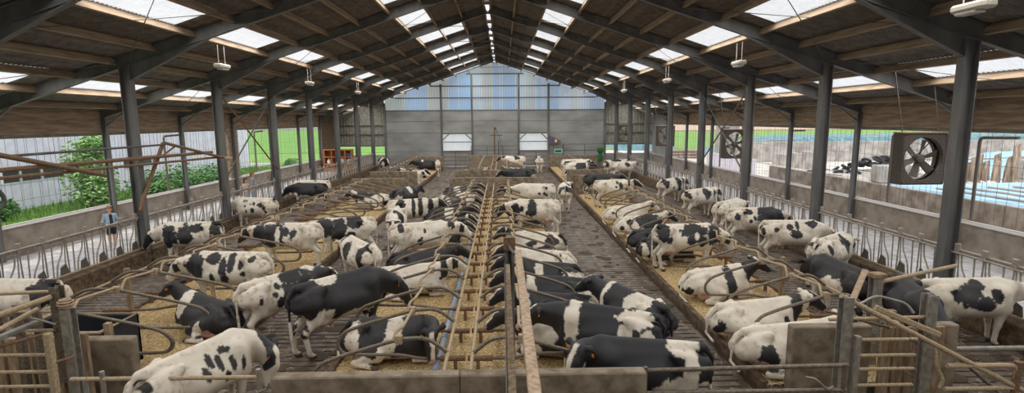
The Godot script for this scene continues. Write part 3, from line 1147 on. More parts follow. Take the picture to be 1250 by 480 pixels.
func build_foreground() -> void:
	# gate across the left alley
	var t := thing("alley_gate", "low pipe gate across the left alley in front of the white cow", "gate")
	pipe(t, "top_rail", [Vector3(-4.9, 1.16, -6.5), Vector3(-2.5, 1.15, -6.5)], 0.028, "dusty_pipe")
	pipe(t, "lower_rail", [Vector3(-4.9, 0.78, -6.5), Vector3(-2.5, 0.77, -6.5)], 0.026, "dusty_pipe")
	for x: float in [-4.72, -4.5, -3.7, -2.52]:
		pipe(t, "upright", [Vector3(x, 0.3, -6.5), Vector3(x, 1.16 + (0.1 if x in [-4.5, -2.52] else 0.0), -6.5)], 0.03 if x != -3.7 else 0.02, "galvanised")
	pipe(t, "latch", [Vector3(-2.55, 0.95, -6.48), Vector3(-2.42, 1.0, -6.47), Vector3(-2.36, 1.1, -6.45)], 0.014, "galvanised", 0.03)
	pipe(t, "foot", [Vector3(-4.72, 0.0, -6.5), Vector3(-4.72, 0.32, -6.5)], 0.035, "galvanised")
	pipe(t, "foot", [Vector3(-2.52, 0.0, -6.5), Vector3(-2.52, 0.32, -6.5)], 0.035, "galvanised")
	# gate across the right alley
	t = thing("alley_gate", "low pipe gate across the right alley beside the concrete end wall", "gate")
	pipe(t, "top_rail", [Vector3(2.48, 1.11, -6.6), Vector3(5.2, 1.14, -6.6)], 0.03, "stall_pipe")
	pipe(t, "lower_rail", [Vector3(2.48, 0.79, -6.6), Vector3(5.2, 0.79, -6.6)], 0.03, "stall_pipe")
	for x: float in [2.5, 5.16]:
		pipe(t, "upright", [Vector3(x, 0.0, -6.6), Vector3(x, 1.16, -6.6)], 0.03, "stall_pipe")
	pipe(t, "latch", [Vector3(4.62, 1.0, -6.56), Vector3(4.72, 1.0, -6.52), Vector3(4.9, 0.84, -6.52), Vector3(5.0, 0.86, -6.56)], 0.018, "galvanised", 0.04)
	# left pen
	t = thing("pen_post", "tall perforated steel post of the left pen", "post")
	h_post(t, "lower_column", -5.16, -6.9, 0.0, 1.95, 0.13, "galvanised")
	h_post(t, "upper_column", -5.34, -6.98, 0.9, 2.24, 0.12, "stall_pipe")
	var mb := MB.new()
	for k in 7:
		var a := PI * k / 6.0
		var ring := []
		for j in 13:
			var b := TAU * j / 12.0
			ring.append(Vector3(-5.18 + sin(a + 0.2) * 0.085 * cos(b), 2.02 + 0.07 * cos(a), -6.9 + sin(a + 0.2) * 0.085 * sin(b)))
		mb.tube(ring, 0.014, 5)
	part(t, "rope_bundle", mb.mesh(), M.timber_rail)
	t = thing("pen_gate", "dusty pipe gate with three rails hung on the left pen post", "gate")
	for y: float in [1.45, 1.22, 1.02, 0.8]:
		pipe(t, "rail", [Vector3(-7.2, y, -6.6), Vector3(-5.2, y, -6.6)], 0.024, "dusty_pipe")
	mb = MB.new()
	mb.box(Vector3(-5.24, 0.3, -6.64), Vector3(-5.16, 1.74, -6.56), 0.008)
	part(t, "stile", mb.mesh(), M.dusty_pipe)
	mb = MB.new()
	mb.box(Vector3(-7.24, 0.3, -6.64), Vector3(-7.16, 1.74, -6.56), 0.008)
	part(t, "stile", mb.mesh(), M.dusty_pipe)
	pipe(t, "hinge", [Vector3(-5.2, 1.33, -6.6), Vector3(-5.06, 1.34, -6.75), Vector3(-5.12, 1.34, -6.86)], 0.02, "rusty_pipe", 0.04)
	mb = MB.new()
	mb.box(Vector3(-5.24, -0.01, -6.63), Vector3(-5.17, 0.32, -6.57))
	part(t, "foot", mb.mesh(), M.dusty_pipe)
	t = thing("plank_partition", "grey upright planks with gaps behind the left pen gate", "partition", Vector3(0, 0, -7.4))
	for k in 9:
		mb = MB.new()
		var x := -7.1 + k * 0.2
		mb.box(Vector3(x, 0.0, -0.03), Vector3(x + 0.15, 1.42 + rng.randf_range(-0.08, 0.06), 0.03), 0.006)
		part(t, "plank", mb.mesh(), M.plank_wood)
	t = thing("pen_rails", "tangle of slanting dusty pipes and channels above the left pen", "rails")
	pipe(t, "rail", [Vector3(-5.9, 1.99, -5.6), Vector3(-5.36, 2.12, -6.9)], 0.036, "dusty_pipe")
	pipe(t, "rail", [Vector3(-5.4, 1.95, -6.1), Vector3(-5.65, 1.92, -7.0)], 0.03, "dusty_pipe")
	pipe(t, "rail", [Vector3(-6.9, 2.03, -7.3), Vector3(-5.7, 2.07, -7.3)], 0.026, "dusty_pipe")
	pipe(t, "rail", [Vector3(-5.95, 1.89, -7.0), Vector3(-5.3, 1.88, -7.0)], 0.02, "dusty_pipe")
	pipe(t, "rail", [Vector3(-5.6, 1.70, -6.2), Vector3(-5.35, 1.65, -6.9)], 0.022, "rusty_pipe")
	pipe(t, "rail", [Vector3(-6.0, 1.62, -7.0), Vector3(-5.3, 1.64, -6.95)], 0.024, "dusty_pipe")
	pipe(t, "hoop", [Vector3(-5.75, 1.72, -6.7), Vector3(-5.7, 1.9, -6.75), Vector3(-5.5, 1.86, -6.8), Vector3(-5.3, 1.76, -6.85)], 0.014, "galvanised", 0.06)
	mb = MB.new()
	var d := (Vector3(-5.62, 1.76, -6.9) - Vector3(-5.5, 1.82, -6.1)).normalized()
	mb.xbox(Transform3D(Basis.looking_at(d, Vector3.UP), Vector3(-5.56, 1.79, -6.5)), Vector3(0.09, 0.06, 0.95), 0.01)
	part(t, "channel", mb.mesh(), M.galvanised)
	for x: float in [-5.95, -5.7]:
		mb = MB.new()
		mb.box(Vector3(x - 0.04, 0.0, -7.08), Vector3(x + 0.04, 1.98, -7.0), 0.006)
		part(t, "stanchion", mb.mesh(), M.stall_pipe)
	pipe(t, "stanchion", [Vector3(-6.85, 0.0, -7.3), Vector3(-6.85, 2.05, -7.3)], 0.03, "stall_pipe")
	# trough behind the left end wall
	t = thing("water_trough", "black sided water trough with a pale rim behind the left end wall", "trough", Vector3(-6.5, 0.18, -8.75))
	mb = MB.new()
	mb.box(Vector3(-0.85, 0, 0.42), Vector3(0.62, 0.85, 0.48), 0.01)
	mb.box(Vector3(-0.85, 0, -0.48), Vector3(0.62, 0.85, -0.42), 0.01)
	mb.box(Vector3(-0.85, 0, -0.48), Vector3(-0.79, 0.85, 0.48), 0.01)
	mb.box(Vector3(0.56, 0, -0.48), Vector3(0.62, 0.85, 0.48), 0.01)
	mb.box(Vector3(-0.85, 0, -0.48), Vector3(0.62, 0.06, 0.48))
	part(t, "tub", mb.mesh(), M.black_rubber)
	mb = MB.new()
	mb.tube([Vector3(-0.85, 0.87, 0.45), Vector3(0.62, 0.87, 0.45), Vector3(0.62, 0.87, -0.45), Vector3(-0.85, 0.87, -0.45), Vector3(-0.85, 0.87, 0.45)], 0.03, 6)
	part(t, "rim", mb.mesh(), M.dusty_pipe)
	mb = MB.new()
	mb.xbox(Transform3D(Basis.from_euler(Vector3(0, 0, 0.35)), Vector3(0.0, 0.33, 0.5)), Vector3(1.3, 0.26, 0.03), 0.006)
	part(t, "splash_plate", mb.mesh(), M.scoop_plate)
	mb = MB.new()
	mb.box(Vector3(0.64, -0.1, 0.3), Vector3(0.74, 1.0, 0.4), 0.01)
	part(t, "corner_post", mb.mesh(), M.plank_wood)
	# right pen
	t = thing("pen_post", "galvanised steel post where the slanting pipe of the right pen starts", "post")
	h_post(t, "column", 5.38, -7.0, 0.0, 1.95, 0.14, "galvanised")
	t = thing("pen_post", "galvanised post with a timber cap at the back of the right pen", "post")
	h_post(t, "column", 6.94, -8.6, 0.0, 1.72, 0.15, "galvanised")
	mb = MB.new()
	mb.box(Vector3(6.83, 1.72, -8.68), Vector3(7.06, 1.8, -8.5), 0.012)
	part(t, "cap", mb.mesh(), M.plank_wood)
	t = thing("pen_post", "galvanised post at the hinge side of the small right pen gate", "post")
	h_post(t, "column", 6.8, -7.3, 0.0, 1.86, 0.15, "galvanised")
	t = thing("pen_gate", "small four rail pipe gate of the right pen", "gate")
	for y: float in [1.36, 1.13, 0.93, 0.69, 0.45]:
		pipe(t, "rail", [Vector3(5.55, y, -6.9), Vector3(6.34, y, -6.9)], 0.024, "dusty_pipe")
	mb = MB.new()
	mb.box(Vector3(5.47, 0.12, -6.94), Vector3(5.55, 1.42, -6.86), 0.008)
	part(t, "stile", mb.mesh(), M.galvanised)
	pipe(t, "stile", [Vector3(6.22, 1.36, -6.9), Vector3(6.36, 1.33, -6.9), Vector3(6.36, 0.12, -6.9)], 0.028, "stall_pipe", 0.08)
	pipe(t, "brace", [Vector3(6.1, 0.95, -6.9), Vector3(6.36, 0.8, -6.9)], 0.016, "stall_pipe")
	mb = MB.new()
	mb.box(Vector3(5.48, -0.01, -6.93), Vector3(5.54, 0.14, -6.87))
	part(t, "foot", mb.mesh(), M.galvanised)
	t = thing("pen_rails", "long slanting dusty pipe and channel across the right pen", "rails")
	pipe(t, "long_pipe", [Vector3(5.3, 1.96, -7.0), Vector3(8.3, 0.38, -7.0)], 0.036, "dusty_pipe")
	mb = MB.new()
	d = (Vector3(6.85, 1.31, -7.1) - Vector3(6.0, 1.67, -7.25)).normalized()
	mb.xbox(Transform3D(Basis.looking_at(d, Vector3.UP), Vector3(6.42, 1.5, -7.2)), Vector3(0.07, 0.08, 0.95), 0.01)
	part(t, "channel", mb.mesh(), M.dusty_pipe)
	pipe(t, "back_rail", [Vector3(7.0, 1.66, -8.55), Vector3(8.9, 1.7, -9.3)], 0.036, "dusty_pipe")
	pipe(t, "cross_rail", [Vector3(5.35, 1.5, -7.3), Vector3(6.8, 1.52, -7.3)], 0.026, "dusty_pipe")
	pipe(t, "cross_rail", [Vector3(5.4, 1.56, -7.5), Vector3(6.4, 1.28, -7.5)], 0.022, "rusty_pipe")
	pipe(t, "hoop", [Vector3(5.9, 1.56, -7.6), Vector3(6.3, 1.72, -7.7), Vector3(6.7, 1.62, -7.6), Vector3(6.75, 1.5, -7.5)], 0.02, "galvanised", 0.12)
	pipe(t, "elbow", [Vector3(6.9, 1.1, -7.25), Vector3(6.92, 0.8, -7.2), Vector3(7.0, 0.62, -7.15), Vector3(6.95, 0.5, -7.15)], 0.03, "dusty_pipe", 0.08)
	mb = MB.new()
	d = (Vector3(6.52, 1.96, -8.3) - Vector3(6.05, 1.52, -7.9)).normalized()
	mb.xbox(Transform3D(Basis.looking_at(d, Vector3.UP), Vector3(6.3, 1.74, -8.1)), Vector3(0.09, 0.03, 0.7), 0.006)
	part(t, "sloping_board", mb.mesh(), M.timber_rail)
	t = thing("plank_partition", "dark upright planks with gaps behind the small right gate", "partition", Vector3(6.3, 0, -7.6))
	for k in 5:
		mb = MB.new()
		mb.box(Vector3(0.06 + k * 0.2, 0.0, -0.03), Vector3(0.22 + k * 0.2, 1.25, 0.03), 0.006)
		part(t, "plank", mb.mesh(), M.plank_wood)
	t = thing("walkway_barrier", "bright bare steel bar across the right walkway", "barrier")
	pipe(t, "bar", [Vector3(7.72, 0.65, -8.1), Vector3(10.3, 0.55, -8.3)], 0.045, "galvanised")
	pipe(t, "strut", [Vector3(7.9, 0.62, -8.05), Vector3(8.5, 0.02, -7.7)], 0.03, "stall_pipe")
	t = thing("walkway_gate", "short two rail gate lying across the right walkway slats", "gate")
	pipe(t, "top_rail", [Vector3(6.9, 0.91, -7.0), Vector3(7.9, 0.9, -7.0), Vector3(7.92, 0.4, -7.0)], 0.036, "dusty_pipe", 0.1)
	pipe(t, "lower_rail", [Vector3(6.9, 0.56, -7.0), Vector3(7.9, 0.56, -7.0)], 0.03, "dusty_pipe")
	pipe(t, "end_post", [Vector3(7.92, 0.0, -7.0), Vector3(7.92, 0.96, -7.0)], 0.05, "rusty_pipe")
	# rails that run from the gallery to the post at the middle end wall
	t = thing("gallery_post", "dark steel channel post in front of the middle end wall", "post")
	mb = MB.new()
	mb.box(Vector3(0.655, 0.0, -6.3), Vector3(0.69, 3.0, -6.2), 0.004)
	mb.box(Vector3(0.735, 0.0, -6.3), Vector3(0.77, 3.0, -6.2), 0.004)
	mb.box(Vector3(0.68, 0.0, -6.3), Vector3(0.745, 2.98, -6.27), 0.0)
	part(t, "channel", mb.mesh(), M.dark_steel)
	mb = MB.new()
	mb.box(Vector3(0.64, 2.86, -6.2), Vector3(0.78, 3.02, -6.17), 0.004)
	part(t, "head_plate", mb.mesh(), M.rusty_pipe)
	t = thing("gallery_beam", "pale board running from the gallery to the steel channel post", "beam")
	mb = MB.new()
	mb.box(Vector3(0.655, 2.62, -6.17), Vector3(0.715, 2.7, -1.4), 0.005)
	part(t, "board", mb.mesh(), M.plank_wood)
	mb = MB.new()
	mb.box(Vector3(0.647, 2.6, -6.17), Vector3(0.655, 2.72, -1.4), 0.002)
	part(t, "steel_edge", mb.mesh(), M.dark_steel)
	t = thing("gallery_beam", "pinkish sawn timber running from the gallery beside the pale board", "beam")
	mb = MB.new()
	mb.box(Vector3(0.765, 2.92, -5.75), Vector3(0.835, 2.98, -1.4), 0.006)
	part(t, "timber", mb.mesh(), M.timber_rail)
	pipe(t, "bolt", [Vector3(0.76, 2.94, -5.7), Vector3(0.7, 2.92, -6.18)], 0.014, "dark_steel")


# ---------------------------------------------------------------- lamps, fans, overhead rails, far-end fittings
func build_fittings() -> void:
	# box lamps hung on two rods under the roof lights
	var where := [["left", -17.86], ["left", -25.8], ["left", -34.3], ["right", -8.99], ["right", -17.77], ["right", -25.46], ["right", -34.4]]
	var words := ["nearest", "second", "third", "nearest", "second", "third", "fourth"]
	for k in where.size():
		var s := -1.0 if where[k][0] == "left" else 1.0
		var t := thing("barn_lamp", "%s unlit box lamp hanging on two rods under the %s roof slope" % [words[k], where[k][0]], "lamp", Vector3(s * 8.42, 6.12, where[k][1]), "box lamps")
		var mb := MB.new()
		mb.box(Vector3(-0.13, 0.0, -0.34), Vector3(0.13, 0.14, 0.34), 0.04)
		part(t, "housing", mb.mesh(), M.lamp_case)
		mb = MB.new()
		mb.box(Vector3(-0.1, -0.045, -0.26), Vector3(0.1, 0.01, 0.16), 0.02)
		part(t, "glass", mb.mesh(), M.lamp_glass)
		for z: float in [-0.2, 0.2]:
			mb = MB.new()
			mb.tube([Vector3(0, 0.13, z), Vector3(0, 0.72, z)], 0.012, 6)
			part(t, "rod", mb.mesh(), M.lamp_case)
	# fans
	var fan_at := [[13.0, 3.17, -15.6, "nearest large square box fan with six blades by the right windows"], [13.0, 3.04, -28.2, "second large box fan by the right windows"], [13.0, 3.1, -40.4, "third box fan, brown, near the far right wall"], [11.75, 3.1, -48.3, "farthest box fan, brown, near the gable"]]
	for f in fan_at:
		build_fan(Vector3(f[0], f[1], f[2]), f[3])
	# overhead pipes over the left feed fence
	var t := thing("overhead_rails", "two long rusty pipes on slanting struts above the left feed fence", "rails")
	var x := -10.2
	pipe(t, "long_pipe", [Vector3(x, 3.44, -9.0), Vector3(x, 3.29, -20.1)], 0.055, "rusty_pipe")
	pipe(t, "long_pipe", [Vector3(x, 3.28, -9.0), Vector3(x, 3.07, -20.6)], 0.04, "rusty_pipe")
	pipe(t, "upper_pipe", [Vector3(x - 0.06, 3.69, -9.5), Vector3(x - 0.06, 3.69, -17.4)], 0.032, "dark_steel")
	pipe(t, "strut", [Vector3(x - 0.12, 1.75, -16.1), Vector3(x - 0.12, 2.1, -16.25), Vector3(x - 0.1, 3.74, -17.45)], 0.06, "rusty_pipe", 0.08)
	pipe(t, "arm", [Vector3(x, 3.74, -17.4), Vector3(x + 0.12, 2.99, -20.9)], 0.05, "rusty_pipe")
	pipe(t, "arm", [Vector3(x, 3.9, -11.0), Vector3(x + 0.12, 3.0, -14.5)], 0.06, "rusty_pipe")
	pipe(t, "knee", [Vector3(x - 0.02, 3.3, -17.1), Vector3(x - 0.02, 3.62, -17.95)], 0.03, "rusty_pipe")
	pipe(t, "clamp", [Vector3(x + 0.1, 3.01, -20.7), Vector3(x + 0.13, 2.97, -21.2)], 0.075, "dusty_pipe")
	var hp := thing("hanging_hose", "dark loop of hose hanging at the left edge above the feed fence", "hose")
	pipe(hp, "hose", [Vector3(-10.4, 3.2, -11.3), Vector3(-10.35, 2.95, -11.75), Vector3(-10.35, 2.65, -11.85), Vector3(-10.4, 2.45, -11.5), Vector3(-10.45, 2.4, -11.2)], 0.045, "dark_steel", 0.2)
	# bent pipes in the window openings
	var pw := [[-1.0, -25.7, "left"], [-1.0, -35.0, "left"], [1.0, -16.3, "right"], [1.0, -27.2, "right"], [1.0, -20.0, "right"], [1.0, -36.0, "right"]]
	for k in pw.size():
		var s: float = pw[k][0]
		var z: float = pw[k][1]
		var p := thing("curtain_pipe", "bent steel pipe standing in the %s side opening, %s from the front" % [pw[k][2], ["first", "second", "first", "third", "second", "fourth"][k]], "pipe")
		var xx := s * (OUT_X + 0.33)
		pipe(p, "pipe", [Vector3(xx, -0.5, z), Vector3(xx, 3.75, z), Vector3(xx, 3.78, z + s * 1.25)], 0.05, "stall_pipe", 0.14)
	# far end: gates, mast, box, sign, green barrel
	for a in [[-4.9, -2.4, "far pipe gate below the left white opening"], [2.5, 4.9, "far pipe gate below the right white opening"]]:
		t = thing("far_gate", a[2], "gate", Vector3(0, 0, -48.6))
		for y: float in [0.4, 0.75, 1.1, 1.45]:
			pipe(t, "rail", [Vector3(a[0], y, 0), Vector3(a[1], y, 0)], 0.03, "rusty_pipe")
		for xx: float in [a[0], (a[0] + a[1]) * 0.5, a[1]]:
			pipe(t, "upright", [Vector3(xx, 0.0, 0), Vector3(xx, 1.5, 0)], 0.035, "rusty_pipe")
	t = thing("far_railing", "thin steel railing along the far wall", "railing", Vector3(0, 0, -50.2))
	for y: float in [1.25, 1.6, 2.0]:
		pipe(t, "rail", [Vector3(-2.3, y, 0), Vector3(2.2, y, 0)], 0.02, "dark_steel")
	for xx: float in [-2.3, -0.8, 0.7, 2.2]:
		pipe(t, "upright", [Vector3(xx, 0.0, 0), Vector3(xx, 2.0, 0)], 0.025, "dark_steel")
	t = thing("far_railing", "thin steel railing right of the far white opening", "railing", Vector3(0, 0, -50.2))
	for y: float in [1.5, 2.1]:
		pipe(t, "rail", [Vector3(6.4, y, 0), Vector3(10.4, y, 0)], 0.022, "dark_steel")
	for xx: float in [6.4, 8.4, 10.3]:
		pipe(t, "upright", [Vector3(xx, 0.0, 0), Vector3(xx, 2.1, 0)], 0.025, "dark_steel")
	t = thing("mast", "rusty mast with a crossbar standing in front of the far wall", "mast", Vector3(0.0, 0, -50.6))
	pipe(t, "pole", [Vector3(-0.1, 0, 0), Vector3(-0.1, 3.7, 0)], 0.06, "rusty_pipe")
	pipe(t, "pole", [Vector3(0.28, 0, 0), Vector3(0.28, 2.4, 0)], 0.05, "dark_steel")
	pipe(t, "crossbar", [Vector3(-0.5, 2.98, 0.05), Vector3(0.65, 2.98, 0.05)], 0.05, "rusty_pipe")
	pipe(t, "stay", [Vector3(-0.05, 3.7, 0), Vector3(0.3, 3.0, 0), Vector3(0.9, 0.3, 0.2)], 0.025, "dark_steel", 0.05)
	var mb := MB.new()
	mb.box(Vector3(-0.16, 3.5, -0.08), Vector3(0.1, 3.72, 0.1), 0.03)
	part(t, "head", mb.mesh(), M.dark_steel)
	t = thing("wall_box", "brown box with a sloping roof and a small white label on the far wall", "box", Vector3(5.66, 2.15, -51.0))
	mb = MB.new()
	mb.prism(Vector3.ZERO, Vector3.RIGHT, Vector3.UP, PackedVector2Array([Vector2(-0.5, 0), Vector2(0.52, 0), Vector2(0.52, 0.25), Vector2(-0.1, 0.6), Vector2(-0.5, 0.72)]), 0.4)
	part(t, "case", mb.mesh(), M.rusty_pipe)
	mb = MB.new()
	mb.box(Vector3(-0.02, 0.12, 0.2), Vector3(0.16, 0.38, 0.215))
	part(t, "label", mb.mesh(), M.white_plastic)
	mb = MB.new()
	mb.box(Vector3(-0.42, 0.1, 0.2), Vector3(-0.1, 0.42, 0.21))
	part(t, "panel", mb.mesh(), M.blue_paint)
	t = thing("sign_board", "small pale green sign on the railing by the far wall", "sign", Vector3(5.9, 1.25, -50.1))
	mb = MB.new()
	mb.box(Vector3(-0.42, 0, -0.02), Vector3(0.42, 0.42, 0.02), 0.008)
	part(t, "board", mb.mesh(), M.gable_green)
	mb = MB.new()
	mb.box(Vector3(-0.3, 0.12, 0.02), Vector3(0.26, 0.3, 0.03))
	part(t, "field", mb.mesh(), M.green_plastic)
	for xx: float in [-0.44, 0.44]:
		pipe(t, "leg", [Vector3(xx, -1.25, 0), Vector3(xx, 0.8, 0)], 0.025, "dark_steel")
	t = thing("green_barrel", "dark green waisted plastic drum standing on the rail at the far right", "drum", Vector3(9.1, 0.78, -46.0))
	mb = MB.new()
	mb.lathe(Vector3.ZERO, [Vector2(0.0, 0.0), Vector2(0.2, 0.0), Vector2(0.22, 0.06), Vector2(0.21, 0.5), Vector2(0.16, 0.62), Vector2(0.16, 0.7), Vector2(0.26, 0.85), Vector2(0.27, 1.15), Vector2(0.2, 1.25), Vector2(0.0, 1.27)], 18)
	part(t, "drum", mb.mesh(), M.green_plastic)
	mb = MB.new()
	mb.tube([Vector3(0, -0.8, 0), Vector3(0, 0.02, 0)], 0.05, 8)
	part(t, "stand", mb.mesh(), M.dark_steel)
	# orange-brown shelf with jugs at the far end of the left feed alley
	t = thing("wooden_shelf", "orange brown wooden shelf unit with niches at the end of the left aisle", "shelf", Vector3(-13.55, 0.1, -46.3))
	for y: float in [0.15, 0.62, 1.25, 1.86]:
		mb = MB.new()
		mb.box(Vector3(-1.15, y - 0.05, -0.3), Vector3(1.2, y + 0.03, 0.3), 0.01)
		part(t, "board", mb.mesh(), M.orange_wood)
	for xx: float in [-1.15, -0.5, 0.1, 0.66, 1.2]:
		mb = MB.new()
		mb.box(Vector3(xx - 0.05, 0.0, -0.3), Vector3(xx + 0.05, 1.9, 0.28), 0.01)
		part(t, "upright", mb.mesh(), M.orange_wood)
	mb = MB.new()
	mb.box(Vector3(-1.15, 0.0, -0.34), Vector3(1.2, 1.9, -0.3))
	part(t, "back_panel", mb.mesh(), M.orange_wood)
	mb = MB.new()
	mb.box(Vector3(-1.2, 0.0, 0.3), Vector3(1.25, 0.3, 0.42), 0.02)
	part(t, "step", mb.mesh(), M.orange_wood)
	var jug_words := ["white jug in the wide niche of the orange shelf", "white jug in the middle niche of the orange shelf", "white jug beside the middle niche of the orange shelf"]
	for k in 3:
		var j := thing("jug", jug_words[k], "jug", Vector3(-14.35 + [0.0, 1.15, 1.73][k], 0.76, -46.25), "jugs on the orange shelf")
		mb = MB.new()
		mb.lathe(Vector3.ZERO, [Vector2(0.0, 0.0), Vector2(0.13, 0.0), Vector2(0.15, 0.05), Vector2(0.15, 0.28), Vector2(0.07, 0.4), Vector2(0.06, 0.48), Vector2(0.0, 0.49)], 14)
		part(j, "body", mb.mesh(), M.white_plastic)
		pipe(j, "handle", [Vector3(0.06, 0.44, 0.04), Vector3(0.16, 0.42, 0.1), Vector3(0.17, 0.25, 0.12)], 0.02, "white_plastic", 0.05)
	var bl := thing("blue_crate", "small blue crate on the top shelf of the orange shelf", "crate", Vector3(-12.6, 1.39, -46.25))
	mb = MB.new()
	mb.box(Vector3(-0.17, 0, -0.14), Vector3(0.17, 0.04, 0.14), 0.008)
	mb.box(Vector3(-0.17, 0, 0.12), Vector3(0.17, 0.24, 0.14), 0.006)
	mb.box(Vector3(-0.17, 0, -0.14), Vector3(0.17, 0.24, -0.12), 0.006)
	mb.box(Vector3(-0.17, 0, -0.14), Vector3(-0.15, 0.24, 0.14), 0.006)
	mb.box(Vector3(0.15, 0, -0.14), Vector3(0.17, 0.24, 0.14), 0.006)
	part(bl, "crate", mb.mesh(), M.blue_paint)


func build_fan(at: Vector3, label: String) -> void:
	var t := thing("box_fan", label, "fan", at, "box fans")
	var h := 0.74
	var wd := 0.64
	var d := 0.2
	var mb := MB.new()
	for s: float in [-1.0, 1.0]:
		mb.box(Vector3(s * wd - 0.02, -h, -d), Vector3(s * wd + 0.02, h, d), 0.006)
		mb.box(Vector3(-wd, s * h - 0.02, -d), Vector3(wd, s * h + 0.02, d), 0.006)
	part(t, "casing", mb.mesh(), M.fan_steel)
	# front and back plates with a round opening
	for zz: float in [-d, d]:
		mb = MB.new()
		var seg := 40
		for k in seg:
			var a0 := TAU * k / seg
			var a1 := TAU * (k + 1) / seg
			var c0 := Vector3(cos(a0) * 0.58, sin(a0) * 0.64, 0)
			var c1 := Vector3(cos(a1) * 0.58, sin(a1) * 0.64, 0)
			var e0 := Vector3(cos(a0), sin(a0), 0) / maxf(absf(cos(a0)) / wd, absf(sin(a0)) / h)
			var e1 := Vector3(cos(a1), sin(a1), 0) / maxf(absf(cos(a1)) / wd, absf(sin(a1)) / h)
			var o := Vector3(0, 0, zz)
			mb.quad(o + c0, o + e0, o + e1, o + c1)
			var q := Vector3(0, 0, -0.14 * signf(zz))
			mb.quad(o + c1, o + c1 * 0.985 + q, o + c0 * 0.985 + q, o + c0)
		part(t, "orifice_plate", mb.mesh(), M.fan_steel)
	for k in 6:
		mb = MB.new()
		var n := 6
		var ang := TAU * k / 6.0 + 0.3
		var bs := Basis(Vector3(0, 0, 1), ang)
		for j in n:
			var r0 := lerpf(0.12, 0.56, float(j) / n)
			var r1 := lerpf(0.12, 0.56, float(j + 1) / n)
			var w0 := lerpf(0.07, 0.11, float(j) / n)
			var w1 := lerpf(0.07, 0.11, float(j + 1) / n)
			var tw0 := lerpf(0.7, 0.35, float(j) / n)
			var tw1 := lerpf(0.7, 0.35, float(j + 1) / n)
			var p := [Vector3(r0, -w0 * cos(tw0), -w0 * sin(tw0)), Vector3(r1, -w1 * cos(tw1), -w1 * sin(tw1)), Vector3(r1, w1 * cos(tw1), w1 * sin(tw1)), Vector3(r0, w0 * cos(tw0), w0 * sin(tw0))]
			var th := Vector3(0, 0, 0.006)
			mb.quad(bs * (p[0] + th), bs * (p[1] + th), bs * (p[2] + th), bs * (p[3] + th))
			mb.quad(bs * (p[3] - th), bs * (p[2] - th), bs * (p[1] - th), bs * (p[0] - th))
		part(t, "blade", mb.mesh(), M.fan_blade)
	mb = MB.new()
	mb.lathe(Vector3(0, 0, -0.12), [Vector2(0.0, 0.0), Vector2(0.13, 0.0), Vector2(0.14, 0.03), Vector2(0.14, 0.2), Vector2(0.1, 0.25), Vector2(0.0, 0.26)], 16, Basis(Vector3.RIGHT, PI / 2))
	part(t, "hub", mb.mesh(), M.dark_steel)
	mb = MB.new()
	for k in 4:
		var a := PI / 4 + PI / 2 * k
		mb.tube([Vector3(0, 0, -0.18), Vector3(cos(a) * 0.63, sin(a) * 0.66, -0.19)], 0.016, 6)
	for r: float in [0.25, 0.45]:
		var ring := []
		for j in 25:
			ring.append(Vector3(cos(TAU * j / 24) * r, sin(TAU * j / 24) * r, -0.2))
		mb.tube(ring, 0.006, 5)
	part(t, "guard", mb.mesh(), M.dark_steel)
	for px: float in PURLINS:
		if absf(px - at.x) < 1.1:
			mb = MB.new()
			mb.tube([Vector3(signf(px - at.x) * 0.55, h, 0), Vector3(px - at.x, rafter_y(px) + 0.2 - at.y, 0)], 0.015, 6)
			part(t, "hanger", mb.mesh(), M.dark_steel)
	mb = MB.new()
	mb.box(Vector3(-wd - 0.04, h + 0.01, -d - 0.03), Vector3(wd + 0.04, h + 0.05, d + 0.03), 0.01)
	part(t, "top_board", mb.mesh(), M.plank_wood)


# ---------------------------------------------------------------- outside
func leaf_cloud(parent: Node3D, called: String, centres: Array, count: int, mat: String, leaf := 0.11) -> void:
	var mb := MB.new()
	mb.quad(Vector3(-leaf, 0, 0), Vector3(0, 0.012, -leaf * 0.45), Vector3(leaf, 0, 0), Vector3(0, 0.012, leaf * 0.45))
	var mm := MultiMesh.new()
	mm.transform_format = MultiMesh.TRANSFORM_3D
	mm.mesh = mb.mesh()
	mm.instance_count = count
	for k in count:
		var c: Array = centres[rng.randi() % centres.size()]
		var d := Vector3(rng.randfn(), rng.randfn(), rng.randfn()).normalized()
		var r := pow(rng.randf(), 0.4)
		var p: Vector3 = c[0] + d * (c[1] as Vector3) * r
		if p.y < 0.02:
			p.y = rng.randf_range(0.02, 0.2)
		mm.set_instance_transform(k, Transform3D(Basis.from_euler(Vector3(rng.randf_range(-0.9, 0.9), rng.randf() * TAU, rng.randf_range(-0.7, 0.7))).scaled(Vector3.ONE * rng.randf_range(0.7, 1.4)), p))
	var o := MultiMeshInstance3D.new()
	o.name = called
	o.multimesh = mm
	o.material_override = M[mat]
	o.set_meta("kind", "stuff")
	parent.add_child(o, true)


